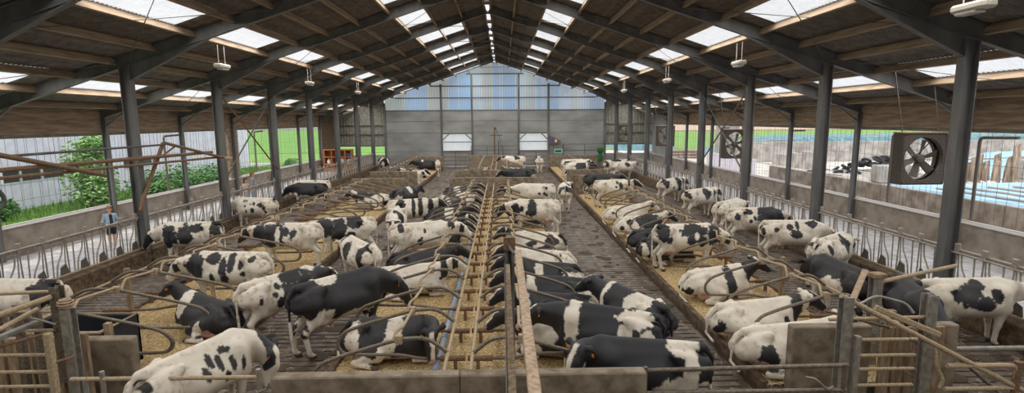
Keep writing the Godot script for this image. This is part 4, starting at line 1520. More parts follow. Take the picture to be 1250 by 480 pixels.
func build_outside() -> void:
	slab(Vector3(-140, -0.7, -75.0), Vector3(-OUT_X - 0.2, -0.05, 30.0), "grass", "ground_lawn", "mown lawn beside the barn")
	slab(Vector3(-200, -0.7, -260.0), Vector3(-OUT_X - 0.2, 0.0, -75.0), "crop_field", "ground_crop_field", "bright green crop field beyond the lawn")
	slab(Vector3(-34, -0.6, -58.0), Vector3(-23.6, -0.02, -53.6), "yard", "ground_path", "pale path behind the white building")
	slab(Vector3(OUT_X + 0.2, -0.7, -80.0), Vector3(140, -0.2, 30.0), "yard", "ground_yard", "pale concrete yard beside the barn")
	slab(Vector3(OUT_X + 0.2, -0.7, -190.0), Vector3(260, -0.1, -80.0), "grass", "ground_meadow", "green meadow beyond the silage clamps")
	slab(Vector3(OUT_X + 0.2, -0.7, -420.0), Vector3(420, 0.3, -190.0), "timber_rail", "ground_stubble", "tan stubble field at the horizon")
	slab(Vector3(-OUT_X - 0.2, -0.7, -140.0), Vector3(OUT_X + 0.2, -0.1, BACK_Z - 0.3), "yard", "ground_back_yard", "yard behind the far gable")
	# white building on the left
	var bx := -24.4
	var b := thing("white_building", "long white clad building with dark window strips beyond the left openings", "building", Vector3(bx, -0.05, 0))
	var z := -12.0
	var k := 0
	while z > -53.0:
		var w: float = [1.0, 0.42, 0.75, 1.1, 0.3, 0.9, 0.55][k % 7]
		var z2 := maxf(z - w, -53.4)
		var zone: bool = (z < -26.6 and z > -30.9) or (z < -35.5 and z > -38.6)
		var rows := [[0.0, 1.42], [2.05, 7.0]] if zone else [[0.0, 7.0]]
		for r in rows:
			var mb := MB.new()
			mb.box(Vector3(-0.1, r[0], z2 + 0.035), Vector3(0.0, r[1], z - 0.004), 0.012)
			part(b, "cladding_panel", mb.mesh(), M.white_cladding)
		z = z2
		k += 1
	var mb := MB.new()
	mb.box(Vector3(-9.0, 0, -53.4), Vector3(-0.1, 7.0, -12.0))
	part(b, "core", mb.mesh(), M.scoop_plate)
	mb = MB.new()
	mb.box(Vector3(-9.3, 7.0, -53.8), Vector3(0.4, 7.3, -11.6), 0.02)
	part(b, "roof", mb.mesh(), M.scoop_plate)
	for a in [[-26.7, -28.0], [-28.1, -29.3], [-29.4, -30.8], [-35.6, -37.0], [-37.1, -38.5]]:
		mb = MB.new()
		mb.box(Vector3(-0.09, 1.42, a[1]), Vector3(-0.04, 2.05, a[0]))
		var wn := part(b, "window", mb.mesh(), M.window_dark)
		mb = MB.new()
		mb.box(Vector3(-0.06, 1.42, a[1] - 0.06), Vector3(0.02, 2.05, a[1] + 0.06))
		mb.box(Vector3(-0.06, 1.38, a[1]), Vector3(0.03, 1.46, a[0]))
		part(wn, "frame", mb.mesh(), M.pale_frame)
	# tall shrub and lower bushes in front of it
	var t := thing("tall_shrub", "tall pale green shrub in front of the white building", "shrub", Vector3(-21.3, -0.05, -28.6))
	mb = MB.new()
	for j in 7:
		var a := TAU * j / 7.0
		mb.tube(bend([Vector3(cos(a) * 0.1, 0, sin(a) * 0.1), Vector3(cos(a) * 0.4, 1.2, sin(a) * 0.4), Vector3(cos(a) * 0.8, 2.6, sin(a) * 0.8)], 0.5), 0.05, 6, 0.015)
	part(t, "stem", mb.mesh(), M.bark)
	leaf_cloud(t, "foliage", [[Vector3(0, 1.4, 0), Vector3(1.3, 1.4, 1.3)], [Vector3(-0.2, 2.4, 0.1), Vector3(1.0, 1.3, 1.0)], [Vector3(0.2, 3.2, -0.2), Vector3(0.7, 0.7, 0.7)], [Vector3(0.7, 0.9, 0.4), Vector3(0.9, 0.9, 0.9)]], 3600, "leaf_pale", 0.13)
	var bushes := [[-19.9, -31.4, 1.15, "bushy green shrub right of the tall shrub"], [-19.6, -33.8, 1.25, "dark green bush between the drain pipe and the eaves post"], [-19.3, -36.4, 1.1, "low leafy bush in front of the white building's far half"], [-19.6, -39.5, 1.0, "rounded green bush near the far corner of the white building"], [-23.0, -25.2, 0.6, "low green bush at the foot of the white wall"], [-19.0, -50.0, 0.7, "small bush at the end of the lawn"]]
	for a in bushes:
		t = thing("bush", a[3], "bush", Vector3(a[0], -0.05, a[1]), "bushes along the white building")
		mb = MB.new()
		for j in 5:
			var an := TAU * j / 5.0
			mb.tube([Vector3(0, 0, 0), Vector3(cos(an) * 0.4 * a[2], 0.9 * a[2], sin(an) * 0.4 * a[2])], 0.03, 5, 0.01)
		part(t, "stem", mb.mesh(), M.bark)
		var s: float = a[2]
		leaf_cloud(t, "foliage", [[Vector3(0, 0.75 * s, 0), Vector3(1.2, 0.8, 1.2) * s], [Vector3(0.6, 0.5 * s, 0.8), Vector3(0.8, 0.6, 0.9) * s], [Vector3(-0.5, 0.6 * s, -0.8), Vector3(0.8, 0.8, 0.9) * s]], int(1500 * s), "leaf", 0.11)
	# rank grass at the foot of the left openings
	var blade := MB.new()
	blade.quad(Vector3(-0.02, 0, 0), Vector3(0.02, 0, 0), Vector3(0.012, 0.2, 0.03), Vector3(-0.008, 0.2, 0.03))
	blade.tri(Vector3(-0.008, 0.2, 0.03), Vector3(0.012, 0.2, 0.03), Vector3(0.01, 0.34, 0.1))
	var mm := MultiMesh.new()
	mm.transform_format = MultiMesh.TRANSFORM_3D
	mm.mesh = blade.mesh()
	mm.instance_count = 9000
	for q in 9000:
		var p := Vector3(rng.randf_range(-24.0, -16.0), -0.06, rng.randf_range(-52.0, -14.0))
		mm.set_instance_transform(q, Transform3D(Basis.from_euler(Vector3(rng.randf_range(-0.3, 0.3), rng.randf() * TAU, 0)).scaled(Vector3.ONE * rng.randf_range(0.5, 1.3)), p))
	var gr := MultiMeshInstance3D.new()
	gr.name = "grass_blades"
	gr.multimesh = mm
	gr.material_override = M.grass
	gr.set_meta("kind", "stuff")
	gr.set_meta("label", "long grass on the lawn beside the left openings")
	gr.set_meta("category", "grass")
	add_child(gr)
	# --- right side: silage clamps ---
	t = thing("retaining_wall", "grey streaked retaining wall just outside the right openings", "wall", Vector3(20.0, -0.2, 0))
	for j in 10:
		mb = MB.new()
		mb.box(Vector3(-0.12, 0, -38.0 + j * 2.6), Vector3(0.12, 1.2, -38.0 + (j + 1) * 2.6 - 0.02), 0.02)
		part(t, "wall_panel", mb.mesh(), M.clamp_wall_dark)
	tarp("silage_tarp", "pale blue tarpaulin spread over silage behind the retaining wall", Vector3(20.2, 0.98, -27.6), Vector2(9.5, 20.0), 0.06, "blue_tarp", 3)
	tarp("silage_tarp", "dark teal tarpaulin over the long silage mound", Vector3(26.0, 0.0, -76.0), Vector2(60.0, 16.0), 2.15, "teal_tarp", 9)
	tarp("silage_tarp", "bright teal tarpaulin seen through the far right opening", Vector3(17.5, 0.0, -92.0), Vector2(9.0, 14.0), 3.2, "teal_tarp", 5)
	tarp("silage_tarp", "light blue tarpaulin strip below the meadow", Vector3(36.0, 0.1, -44.0), Vector2(26.0, 6.0), 1.5, "blue_tarp", 12)
	t = thing("clamp_wall", "long pale concrete silage clamp wall across the yard", "wall", Vector3(0, -0.2, -56.0))
	for j in 14:
		mb = MB.new()
		mb.box(Vector3(24.0 + j * 3.0, 0, -0.2), Vector3(26.98 + j * 3.0, 2.1, 0.2), 0.02)
		part(t, "wall_panel", mb.mesh(), M.clamp_wall)
	t = thing("clamp_wall", "pale sloping side wall of the silage clamp", "wall", Vector3(28.0, -0.2, -48.0))
	for j in 3:
		mb = MB.new()
		mb.box(Vector3(-0.15, 0, j * -2.6), Vector3(0.15, 1.6 - 0.25 * j, j * -2.6 + 2.56), 0.02)
		part(t, "wall_panel", mb.mesh(), M.clamp_wall)
	var blocks := [[22.6, -0.2, -29.3, Vector3(2.2, 1.95, 0.8), "upright concrete block behind the nearest fan"], [30.6, -0.2, -29.0, Vector3(1.6, 2.2, 1.0), "tall concrete block at the right edge of the view"]]
	for a in blocks:
		t = thing("concrete_block", a[4], "block", Vector3(a[0], a[1], a[2]))
		mb = MB.new()
		var sz: Vector3 = a[3]
		mb.box(Vector3(-sz.x * 0.5, 0, -sz.z * 0.5), Vector3(sz.x * 0.5, sz.y * 0.5 - 0.01, sz.z * 0.5), 0.04)
		part(t, "lower_block", mb.mesh(), M.clamp_wall)
		mb = MB.new()
		mb.box(Vector3(-sz.x * 0.5, sz.y * 0.5, -sz.z * 0.5), Vector3(sz.x * 0.5, sz.y, sz.z * 0.5), 0.04)
		part(t, "upper_block", mb.mesh(), M.clamp_wall)
	# heap of old tyres
	var tor := MB.new()
	var prof := []
	for j in 9:
		var a := TAU * j / 8.0
		prof.append(Vector2(0.27 + 0.1 * cos(a), 0.1 * sin(a)))
	tor.lathe(Vector3.ZERO, prof, 14)
	var tyre := tor.mesh()
	for j in 46:
		var u := rng.randf()
		var px := lerpf(24.2, 31.5, u)
		var pz := -40.0 - rng.randf_range(-1.8, 1.8)
		var top := 0.1 + 1.5 * smoothstep(0.0, 0.9, u) * (1.0 - absf(pz + 40.0) / 2.6)
		var o := thing("old_tyre", "old black tyre in the heap on the silage", "tyre", Vector3(px, top, pz), "tyres heaped on the silage")
		part(o, "tyre", tyre, M.tyre, Transform3D(Basis.from_euler(Vector3(rng.randf_range(-0.6, 0.6), 0, rng.randf_range(-0.6, 0.6))), Vector3.ZERO))
	tarp("silage_tarp", "black and white film under the heap of tyres", Vector3(24.0, -0.2, -42.5), Vector2(9.0, 5.0), 0.5, "clamp_wall", 21)
	# weathered upright boards and rubble near the right edge
	var words := ["leaning left", "tall", "split", "short", "broad", "tall and thin", "leaning right", "dark", "pale", "stumpy", "cracked", "outermost"]
	for j in 12:
		t = thing("weathered_board", "weathered upright board in the row beyond the blue tarpaulin, %s one" % words[j], "board", Vector3(29.0 + j * 0.46, -0.2, -33.6 + 0.2 * sin(j * 2.1)), "weathered boards standing in the yard")
		mb = MB.new()
		var hh := 2.0 + 0.3 * sin(j * 1.7)
		if j == 10:
			hh = 2.9
		mb.prism(Vector3.ZERO, Vector3.RIGHT, Vector3.UP, PackedVector2Array([Vector2(-0.22, 0), Vector2(0.22, 0), Vector2(0.24, hh * 0.6), Vector2(0.2, hh), Vector2(-0.14, hh * 0.94), Vector2(-0.23, hh * 0.55)]), 0.14)
		part(t, "board", mb.mesh(), M.old_wood, Transform3D(Basis(Vector3(0, 0, 1), 0.06 * sin(j * 3.3)), Vector3.ZERO))
	for j in 26:
		t = thing("rubble_stone", "pale rubble stone lying in front of the weathered boards", "stone", Vector3(rng.randf_range(28.3, 33.0), -0.1 + rng.randf_range(0, 0.35), rng.randf_range(-32.9, -31.8)), "rubble in the yard")
		mb = MB.new()
		mb.xbox(Transform3D(Basis.from_euler(Vector3(rng.randf(), rng.randf() * 3.0, rng.randf()))), Vector3(rng.randf_range(0.25, 0.6), 0.25, rng.randf_range(0.2, 0.45)), 0.1)
		part(t, "stone", mb.mesh(), M.yard)
	# grey boarded shed wall and pale sheet fence seen through the far right opening
	t = thing("boarded_wall", "grey boarded shed wall behind the second fan", "wall", Vector3(20.5, -0.2, -47.0))
	for j in 16:
		mb = MB.new()
		mb.box(Vector3(-0.04, 0, j * 0.3 - 2.4), Vector3(0.04, 4.3, j * 0.3 - 2.13), 0.008)
		part(t, "board", mb.mesh(), M.clamp_wall)
	t = thing("sheet_fence", "pale bluish sheet fence below the second fan", "fence", Vector3(18.4, -0.2, -40.0))
	for j in 18:
		mb = MB.new()
		mb.box(Vector3(-0.02 + 0.03 * (j % 2), 0, j * 0.5 - 6.0), Vector3(0.02 + 0.03 * (j % 2), 1.75, j * 0.5 - 5.52), 0.005)
		part(t, "sheet", mb.mesh(), M.white_cladding)
	t = thing("log_stack", "brown stack of long timbers outside the far right opening", "timber", Vector3(19.5, -0.2, -62.0))
	for j in 12:
		pipe(t, "log", [Vector3(-1.6, 0.18 + 0.34 * (j / 4), -1.0 + 0.36 * (j % 4)), Vector3(4.2, 0.18 + 0.34 * (j / 4), -1.0 + 0.36 * (j % 4))], 0.17, "old_wood")


func tarp(called: String, label: String, o: Vector3, size: Vector2, rise: float, mat: String, sd: int) -> void:
	var f := FastNoiseLite.new()
	f.seed = sd
	f.frequency = 0.22
	var nx := 36
	var nz := 30
	var v := PackedVector3Array()
	var n := PackedVector3Array()
	var idx := PackedInt32Array()
	var hgt := func(u: float, w: float) -> float:
		var e: float = minf(1.0, minf(minf(u, 1.0 - u), minf(w, 1.0 - w)) * 5.0)
		return rise * smoothstep(0.0, 1.0, e) + 0.12 * minf(rise + 0.3, 1.0) * f.get_noise_2d(u * size.x, w * size.y) - (0.25 if e < 0.02 else 0.0)
	for k in nz + 1:
		for j in nx + 1:
			var u := float(j) / nx
			var w := float(k) / nz
			v.append(Vector3(u * size.x, hgt.call(u, w), w * size.y))
			var dx: float = (hgt.call(minf(u + 0.02, 1.0), w) - hgt.call(maxf(u - 0.02, 0.0), w)) / (0.04 * size.x)
			var dz: float = (hgt.call(u, minf(w + 0.02, 1.0)) - hgt.call(u, maxf(w - 0.02, 0.0))) / (0.04 * size.y)
			n.append(Vector3(-dx, 1, -dz).normalized())
	for k in nz:
		for j in nx:
			var a := k * (nx + 1) + j
			idx.append_array([a, a + 1, a + nx + 1, a + 1, a + nx + 2, a + nx + 1])
	var arr := []
	arr.resize(Mesh.ARRAY_MAX)
	arr[Mesh.ARRAY_VERTEX] = v
	arr[Mesh.ARRAY_NORMAL] = n
	arr[Mesh.ARRAY_INDEX] = idx
	var am := ArrayMesh.new()
	am.add_surface_from_arrays(Mesh.PRIMITIVE_TRIANGLES, arr)
	var t := thing(called, label, "tarpaulin", o)
	part(t, "sheet", am, M[mat])
	var mb := MB.new()
	for k in 7:
		var u := 0.1 + 0.13 * k
		var p0 := Vector3(u * size.x, hgt.call(u, 0.15) + 0.05, 0.15 * size.y)
		var p1 := Vector3((u + 0.05) * size.x, hgt.call(u + 0.05, 0.85) + 0.05, 0.85 * size.y)
		mb.tube([p0, Vector3((u + 0.02) * size.x, hgt.call(u + 0.02, 0.5) + 0.06, 0.5 * size.y), p1], 0.06, 6)
	part(t, "sandbag_line", mb.mesh(), M.clamp_wall)


# ---------------------------------------------------------------- bodies from bones
class Field:
	var lo: Vector3
	var cell: float
	var nx: int
	var ny: int
	var nz: int
	var d := PackedFloat32Array()

	func _init(a: Vector3, b: Vector3, c: float) -> void:
		lo = a
		cell = c
		nx = int(ceil((b.x - a.x) / c)) + 1
		ny = int(ceil((b.y - a.y) / c)) + 1
		nz = int(ceil((b.z - a.z) / c)) + 1
		d.resize(nx * ny * nz)
		d.fill(1.0)

	# tapered capsule from a to b, joined with a smooth minimum of width k
	func bone(a: Vector3, b: Vector3, ra: float, rb: float, k := 0.05) -> void:
		var m := maxf(ra, rb) + k + cell * 2.0
		var x0 := maxi(0, int((minf(a.x, b.x) - m - lo.x) / cell))
		var x1 := mini(nx - 1, int((maxf(a.x, b.x) + m - lo.x) / cell) + 1)
		var y0 := maxi(0, int((minf(a.y, b.y) - m - lo.y) / cell))
		var y1 := mini(ny - 1, int((maxf(a.y, b.y) + m - lo.y) / cell) + 1)
		var z0 := maxi(0, int((minf(a.z, b.z) - m - lo.z) / cell))
		var z1 := mini(nz - 1, int((maxf(a.z, b.z) + m - lo.z) / cell) + 1)
		var ba := b - a
		var l2 := maxf(ba.length_squared(), 1e-8)
		for x in range(x0, x1 + 1):
			for y in range(y0, y1 + 1):
				var row := (x * ny + y) * nz
				for z in range(z0, z1 + 1):
					var p := Vector3(lo.x + x * cell, lo.y + y * cell, lo.z + z * cell) - a
					var t := clampf(p.dot(ba) / l2, 0.0, 1.0)
					var q := (p - ba * t).length() - (ra + (rb - ra) * t)
					var o := d[row + z]
					var h := clampf(0.5 + 0.5 * (o - q) / k, 0.0, 1.0)
					d[row + z] = o + (q - o) * h - k * h * (1.0 - h)

	# both sides of the body at once
	func pair(a: Vector3, b: Vector3, ra: float, rb: float, k := 0.05) -> void:
		bone(a, b, ra, rb, k)
		bone(Vector3(a.x, a.y, -a.z), Vector3(b.x, b.y, -b.z), ra, rb, k)

	func at(x: int, y: int, z: int) -> float:
		return d[(x * ny + y) * nz + z]

	# surface nets: [positions, normals, indices]
	func net() -> Array:
		var v := PackedVector3Array()
		var n := PackedVector3Array()
		var idx := PackedInt32Array()
		var id := PackedInt32Array()
		id.resize(d.size())
		id.fill(-1)
		var sy := nz
		var sx := ny * nz
		var off := [0, 1, sy, sy + 1, sx, sx + 1, sx + sy, sx + sy + 1]
		var cor := [Vector3(0, 0, 0), Vector3(0, 0, 1), Vector3(0, 1, 0), Vector3(0, 1, 1), Vector3(1, 0, 0), Vector3(1, 0, 1), Vector3(1, 1, 0), Vector3(1, 1, 1)]
		var edges := [[0, 1], [0, 2], [0, 4], [1, 3], [1, 5], [2, 3], [2, 6], [3, 7], [4, 5], [4, 6], [5, 7], [6, 7]]
		for x in nx - 1:
			for y in ny - 1:
				for z in nz - 1:
					var b := (x * ny + y) * nz + z
					var first := d[b] < 0.0
					if (d[b + 1] < 0.0) == first and (d[b + sy] < 0.0) == first and (d[b + sy + 1] < 0.0) == first and (d[b + sx] < 0.0) == first and (d[b + sx + 1] < 0.0) == first and (d[b + sx + sy] < 0.0) == first and (d[b + sx + sy + 1] < 0.0) == first:
						continue
					var s := Vector3.ZERO
					var c := 0
					for e: Array in edges:
						var p: float = d[b + off[e[0]]]
						var q: float = d[b + off[e[1]]]
						if (p < 0.0) != (q < 0.0):
							var t := p / (p - q)
							s += (cor[e[0]] as Vector3).lerp(cor[e[1]], t)
							c += 1
					id[b] = v.size()
					v.append(lo + (Vector3(x, y, z) + s / c) * cell)
					var g := Vector3(d[b + sx] + d[b + sx + 1] + d[b + sx + sy] + d[b + sx + sy + 1] - d[b] - d[b + 1] - d[b + sy] - d[b + sy + 1],
						d[b + sy] + d[b + sy + 1] + d[b + sx + sy] + d[b + sx + sy + 1] - d[b] - d[b + 1] - d[b + sx] - d[b + sx + 1],
						d[b + 1] + d[b + sy + 1] + d[b + sx + 1] + d[b + sx + sy + 1] - d[b] - d[b + sy] - d[b + sx] - d[b + sx + sy])
					n.append(g.normalized())
		for x in range(1, nx - 1):
			for y in range(1, ny - 1):
				for z in range(1, nz - 1):
					var b := (x * ny + y) * nz + z
					var inside := d[b] < 0.0
					# edge along x, y, z from this grid point
					if (d[b + sx] < 0.0) != inside:
						_face(idx, id[b - sy - 1], id[b - 1], id[b], id[b - sy], inside)
					if (d[b + sy] < 0.0) != inside:
						_face(idx, id[b - sx - 1], id[b - sx], id[b], id[b - 1], inside)
					if (d[b + 1] < 0.0) != inside:
						_face(idx, id[b - sx - sy], id[b - sy], id[b], id[b - sx], inside)
		return [v, n, idx]

	func _face(idx: PackedInt32Array, a: int, b: int, c: int, e: int, inside: bool) -> void:
		if a < 0 or b < 0 or c < 0 or e < 0:
			return
		if inside:
			idx.append_array([a, c, b, a, e, c])
		else:
			idx.append_array([a, b, c, a, c, e])


func cow_stand(cell: float) -> Array:
	var f := Field.new(Vector3(-1.2, -0.03, -0.48), Vector3(1.62, 1.55, 0.48), cell)
	# trunk
	f.bone(Vector3(-0.62, 1.11, 0), Vector3(0.46, 1.1, 0), 0.225, 0.25, 0.08)
	f.pair(Vector3(-0.28, 0.92, 0.12), Vector3(0.30, 0.90, 0.09), 0.27, 0.25, 0.08)
	f.bone(Vector3(-0.4, 0.82, 0), Vector3(0.42, 0.80, 0), 0.25, 0.22, 0.1)
	f.bone(Vector3(-0.9, 1.30, 0), Vector3(0.52, 1.32, 0), 0.075, 0.09, 0.08)
	# rump and hips
	f.pair(Vector3(-0.52, 1.26, 0.23), Vector3(-0.94, 1.14, 0.13), 0.065, 0.075, 0.07)
	f.pair(Vector3(-0.5, 1.27, 0.24), Vector3(-0.56, 1.2, 0.24), 0.06, 0.07, 0.05)
	f.pair(Vector3(-0.7, 1.05, 0.15), Vector3(-0.92, 1.0, 0.12), 0.2, 0.14, 0.08)
	# shoulders and brisket
	f.pair(Vector3(0.44, 1.12, 0.13), Vector3(0.54, 0.82, 0.16), 0.2, 0.15, 0.08)
	f.bone(Vector3(0.5, 1.3, 0), Vector3(0.56, 1.2, 0), 0.1, 0.14, 0.08)
	f.bone(Vector3(0.66, 0.92, 0), Vector3(0.58, 0.72, 0), 0.17, 0.13, 0.1)
	# neck and head
	f.bone(Vector3(0.55, 1.14, 0), Vector3(1.04, 1.24, 0), 0.23, 0.135, 0.08)
	f.bone(Vector3(0.6, 1.0, 0), Vector3(1.02, 1.12, 0), 0.17, 0.1, 0.08)
	f.bone(Vector3(1.08, 1.28, 0), Vector3(1.22, 1.2, 0), 0.115, 0.105, 0.05)
	f.bone(Vector3(1.2, 1.2, 0), Vector3(1.45, 1.0, 0), 0.1, 0.072, 0.05)
	f.bone(Vector3(1.14, 1.13, 0), Vector3(1.40, 0.96, 0), 0.085, 0.055, 0.05)
	f.pair(Vector3(1.47, 1.0, 0.025), Vector3(1.47, 0.985, 0.045), 0.05, 0.042, 0.03)
	f.pair(Vector3(1.05, 1.33, 0.1), Vector3(1.02, 1.33, 0.2), 0.028, 0.05, 0.03)
	f.pair(Vector3(1.02, 1.33, 0.2), Vector3(1.02, 1.30, 0.28), 0.05, 0.018, 0.02)
	# hind legs
	f.pair(Vector3(-0.72, 0.98, 0.16), Vector3(-0.66, 0.7, 0.17), 0.2, 0.125, 0.07)
	f.pair(Vector3(-0.67, 0.74, 0.17), Vector3(-0.9, 0.5, 0.155), 0.115, 0.062, 0.05)
	f.pair(Vector3(-0.9, 0.5, 0.155), Vector3(-0.855, 0.14, 0.15), 0.058, 0.043, 0.04)
	f.pair(Vector3(-0.855, 0.12, 0.15), Vector3(-0.8, 0.045, 0.15), 0.048, 0.052, 0.03)
	f.pair(Vector3(-0.8, 0.04, 0.15), Vector3(-0.755, 0.035, 0.15), 0.05, 0.04, 0.03)
	# front legs
	f.pair(Vector3(0.52, 0.84, 0.155), Vector3(0.5, 0.46, 0.15), 0.125, 0.062, 0.06)
	f.pair(Vector3(0.5, 0.46, 0.15), Vector3(0.485, 0.13, 0.145), 0.058, 0.042, 0.04)
	f.pair(Vector3(0.485, 0.12, 0.145), Vector3(0.53, 0.045, 0.145), 0.047, 0.052, 0.03)
	f.pair(Vector3(0.53, 0.04, 0.145), Vector3(0.57, 0.035, 0.145), 0.05, 0.04, 0.03)
	# udder
	f.pair(Vector3(-0.52, 0.66, 0.06), Vector3(-0.36, 0.66, 0.05), 0.15, 0.13, 0.05)
	f.pair(Vector3(-0.52, 0.54, 0.08), Vector3(-0.52, 0.44, 0.085), 0.03, 0.018, 0.03)
	f.pair(Vector3(-0.36, 0.54, 0.08), Vector3(-0.36, 0.46, 0.085), 0.03, 0.018, 0.03)
	# tail
	f.bone(Vector3(-0.95, 1.3, 0), Vector3(-1.06, 1.15, 0), 0.045, 0.032, 0.04)
	f.bone(Vector3(-1.06, 1.15, 0), Vector3(-1.06, 0.7, 0.02), 0.03, 0.024, 0.02)
	f.bone(Vector3(-1.06, 0.7, 0.02), Vector3(-1.05, 0.42, 0.03), 0.03, 0.034, 0.03)
	return f.net()


func cow_lie(cell: float) -> Array:
	var f := Field.new(Vector3(-1.25, -0.03, -0.62), Vector3(1.62, 1.2, 0.78), cell)
	f.bone(Vector3(-0.6, 0.54, 0), Vector3(0.46, 0.58, 0), 0.23, 0.25, 0.08)
	f.pair(Vector3(-0.3, 0.35, 0.16), Vector3(0.35, 0.36, 0.12), 0.31, 0.28, 0.08)
	f.bone(Vector3(-0.88, 0.70, 0), Vector3(0.52, 0.80, 0), 0.08, 0.09, 0.08)
	f.pair(Vector3(-0.52, 0.7, 0.23), Vector3(-0.92, 0.54, 0.14), 0.065, 0.09, 0.07)
	f.pair(Vector3(-0.5, 0.71, 0.24), Vector3(-0.56, 0.62, 0.25), 0.06, 0.08, 0.05)
	f.pair(Vector3(-0.72, 0.42, 0.16), Vector3(-0.92, 0.36, 0.12), 0.25, 0.18, 0.08)
	# near hind leg folded forward along the belly
	f.bone(Vector3(-0.6, 0.38, 0.3), Vector3(-0.22, 0.24, 0.46), 0.2, 0.12, 0.07)
	f.bone(Vector3(-0.22, 0.2, 0.47), Vector3(-0.66, 0.11, 0.55), 0.1, 0.06, 0.05)
	f.bone(Vector3(-0.66, 0.09, 0.55), Vector3(-0.3, 0.06, 0.62), 0.055, 0.043, 0.04)
	f.bone(Vector3(-0.28, 0.06, 0.62), Vector3(-0.2, 0.05, 0.63), 0.05, 0.048, 0.03)
	f.bone(Vector3(-0.62, 0.34, -0.26), Vector3(-0.35, 0.22, -0.36), 0.2, 0.13, 0.07)
	f.bone(Vector3(-0.35, 0.14, -0.38), Vector3(-0.1, 0.07, -0.32), 0.07, 0.05, 0.05)
	# shoulders, folded front legs
	f.pair(Vector3(0.44, 0.58, 0.14), Vector3(0.52, 0.34, 0.2), 0.2, 0.17, 0.08)
	f.bone(Vector3(0.62, 0.46, 0), Vector3(0.6, 0.3, 0), 0.2, 0.18, 0.1)
	f.pair(Vector3(0.52, 0.32, 0.2), Vector3(0.76, 0.12, 0.2), 0.13, 0.075, 0.06)
	f.pair(Vector3(0.76, 0.08, 0.2), Vector3(0.42, 0.06, 0.24), 0.06, 0.045, 0.04)
	# neck and head
	f.bone(Vector3(0.52, 0.64, 0), Vector3(1.0, 0.86, 0), 0.23, 0.135, 0.08)
	f.bone(Vector3(0.6, 0.5, 0), Vector3(1.0, 0.75, 0), 0.17, 0.1, 0.08)
	f.bone(Vector3(1.04, 0.92, 0), Vector3(1.18, 0.84, 0), 0.115, 0.105, 0.05)
	f.bone(Vector3(1.16, 0.84, 0), Vector3(1.41, 0.64, 0), 0.1, 0.072, 0.05)
	f.bone(Vector3(1.1, 0.77, 0), Vector3(1.36, 0.60, 0), 0.085, 0.055, 0.05)
	f.pair(Vector3(1.43, 0.64, 0.025), Vector3(1.43, 0.625, 0.045), 0.05, 0.042, 0.03)
	f.pair(Vector3(1.01, 0.97, 0.1), Vector3(0.98, 0.97, 0.2), 0.028, 0.05, 0.03)
	f.pair(Vector3(0.98, 0.97, 0.2), Vector3(0.98, 0.94, 0.28), 0.05, 0.018, 0.02)
	# udder between the hind legs, tail on the ground
	f.bone(Vector3(-0.6, 0.18, 0.24), Vector3(-0.46, 0.18, 0.34), 0.15, 0.12, 0.05)
	f.bone(Vector3(-0.95, 0.66, 0), Vector3(-1.1, 0.5, 0.02), 0.045, 0.034, 0.04)
	f.bone(Vector3(-1.1, 0.5, 0.02), Vector3(-1.16, 0.16, 0.08), 0.03, 0.024, 0.02)
	f.bone(Vector3(-1.16, 0.16, 0.08), Vector3(-1.08, 0.04, 0.26), 0.028, 0.032, 0.03)
	return f.net()


var protos := {}
var coat_noise := FastNoiseLite.new()
var edge_noise := FastNoiseLite.new()
var dirt_noise := FastNoiseLite.new()


# bends the neck and swings the legs of a point of the standing or lying body
func pose_point(p: Vector3, c: Dictionary) -> Vector3:
	var lie: bool = c.lie
	var base_y := 0.62 if lie else 1.1
	var q := p
	if not lie and p.y < 0.8:
		var leg := 0
		if p.x < -0.1 and p.x > -1.02:
			leg = 0 if p.z > 0 else 1
		elif p.x > 0.2:
			leg = 2 if p.z > 0 else 3
		else:
			leg = -1
		if leg >= 0 and absf(p.z) > 0.04:
			q.x += c.swing[leg] * smoothstep(0.8, 0.1, p.y) * smoothstep(0.04, 0.1, absf(p.z))
	if p.x > 0.52 and p.y > (0.3 if lie else 0.62):
		var w := smoothstep(0.52, 1.12, p.x)
		var piv := Vector3(0.5, base_y, 0)
		var r := q - piv
		r = r.rotated(Vector3(0, 0, 1), deg_to_rad(c.pitch) * w)
		r = r.rotated(Vector3.UP, deg_to_rad(c.yaw) * w)
		q = piv + r
		# the head alone turns a little further
		if p.x > 1.0:
			var w2 := smoothstep(1.0, 1.16, p.x)
			var hp := Vector3(1.02, base_y + (0.26 if lie else 0.14), 0) - piv
			hp = hp.rotated(Vector3(0, 0, 1), deg_to_rad(c.pitch) * 0.92).rotated(Vector3.UP, deg_to_rad(c.yaw) * 0.92) + piv
			var side := Vector3(0, 0, 1).rotated(Vector3.UP, deg_to_rad(c.yaw))
			q = hp + (q - hp).rotated(side, deg_to_rad(c.head) * w2)
	return q


const WHITE_COAT := Color(0.72, 0.655, 0.56)
const BLACK_COAT := Color(0.017, 0.017, 0.02)


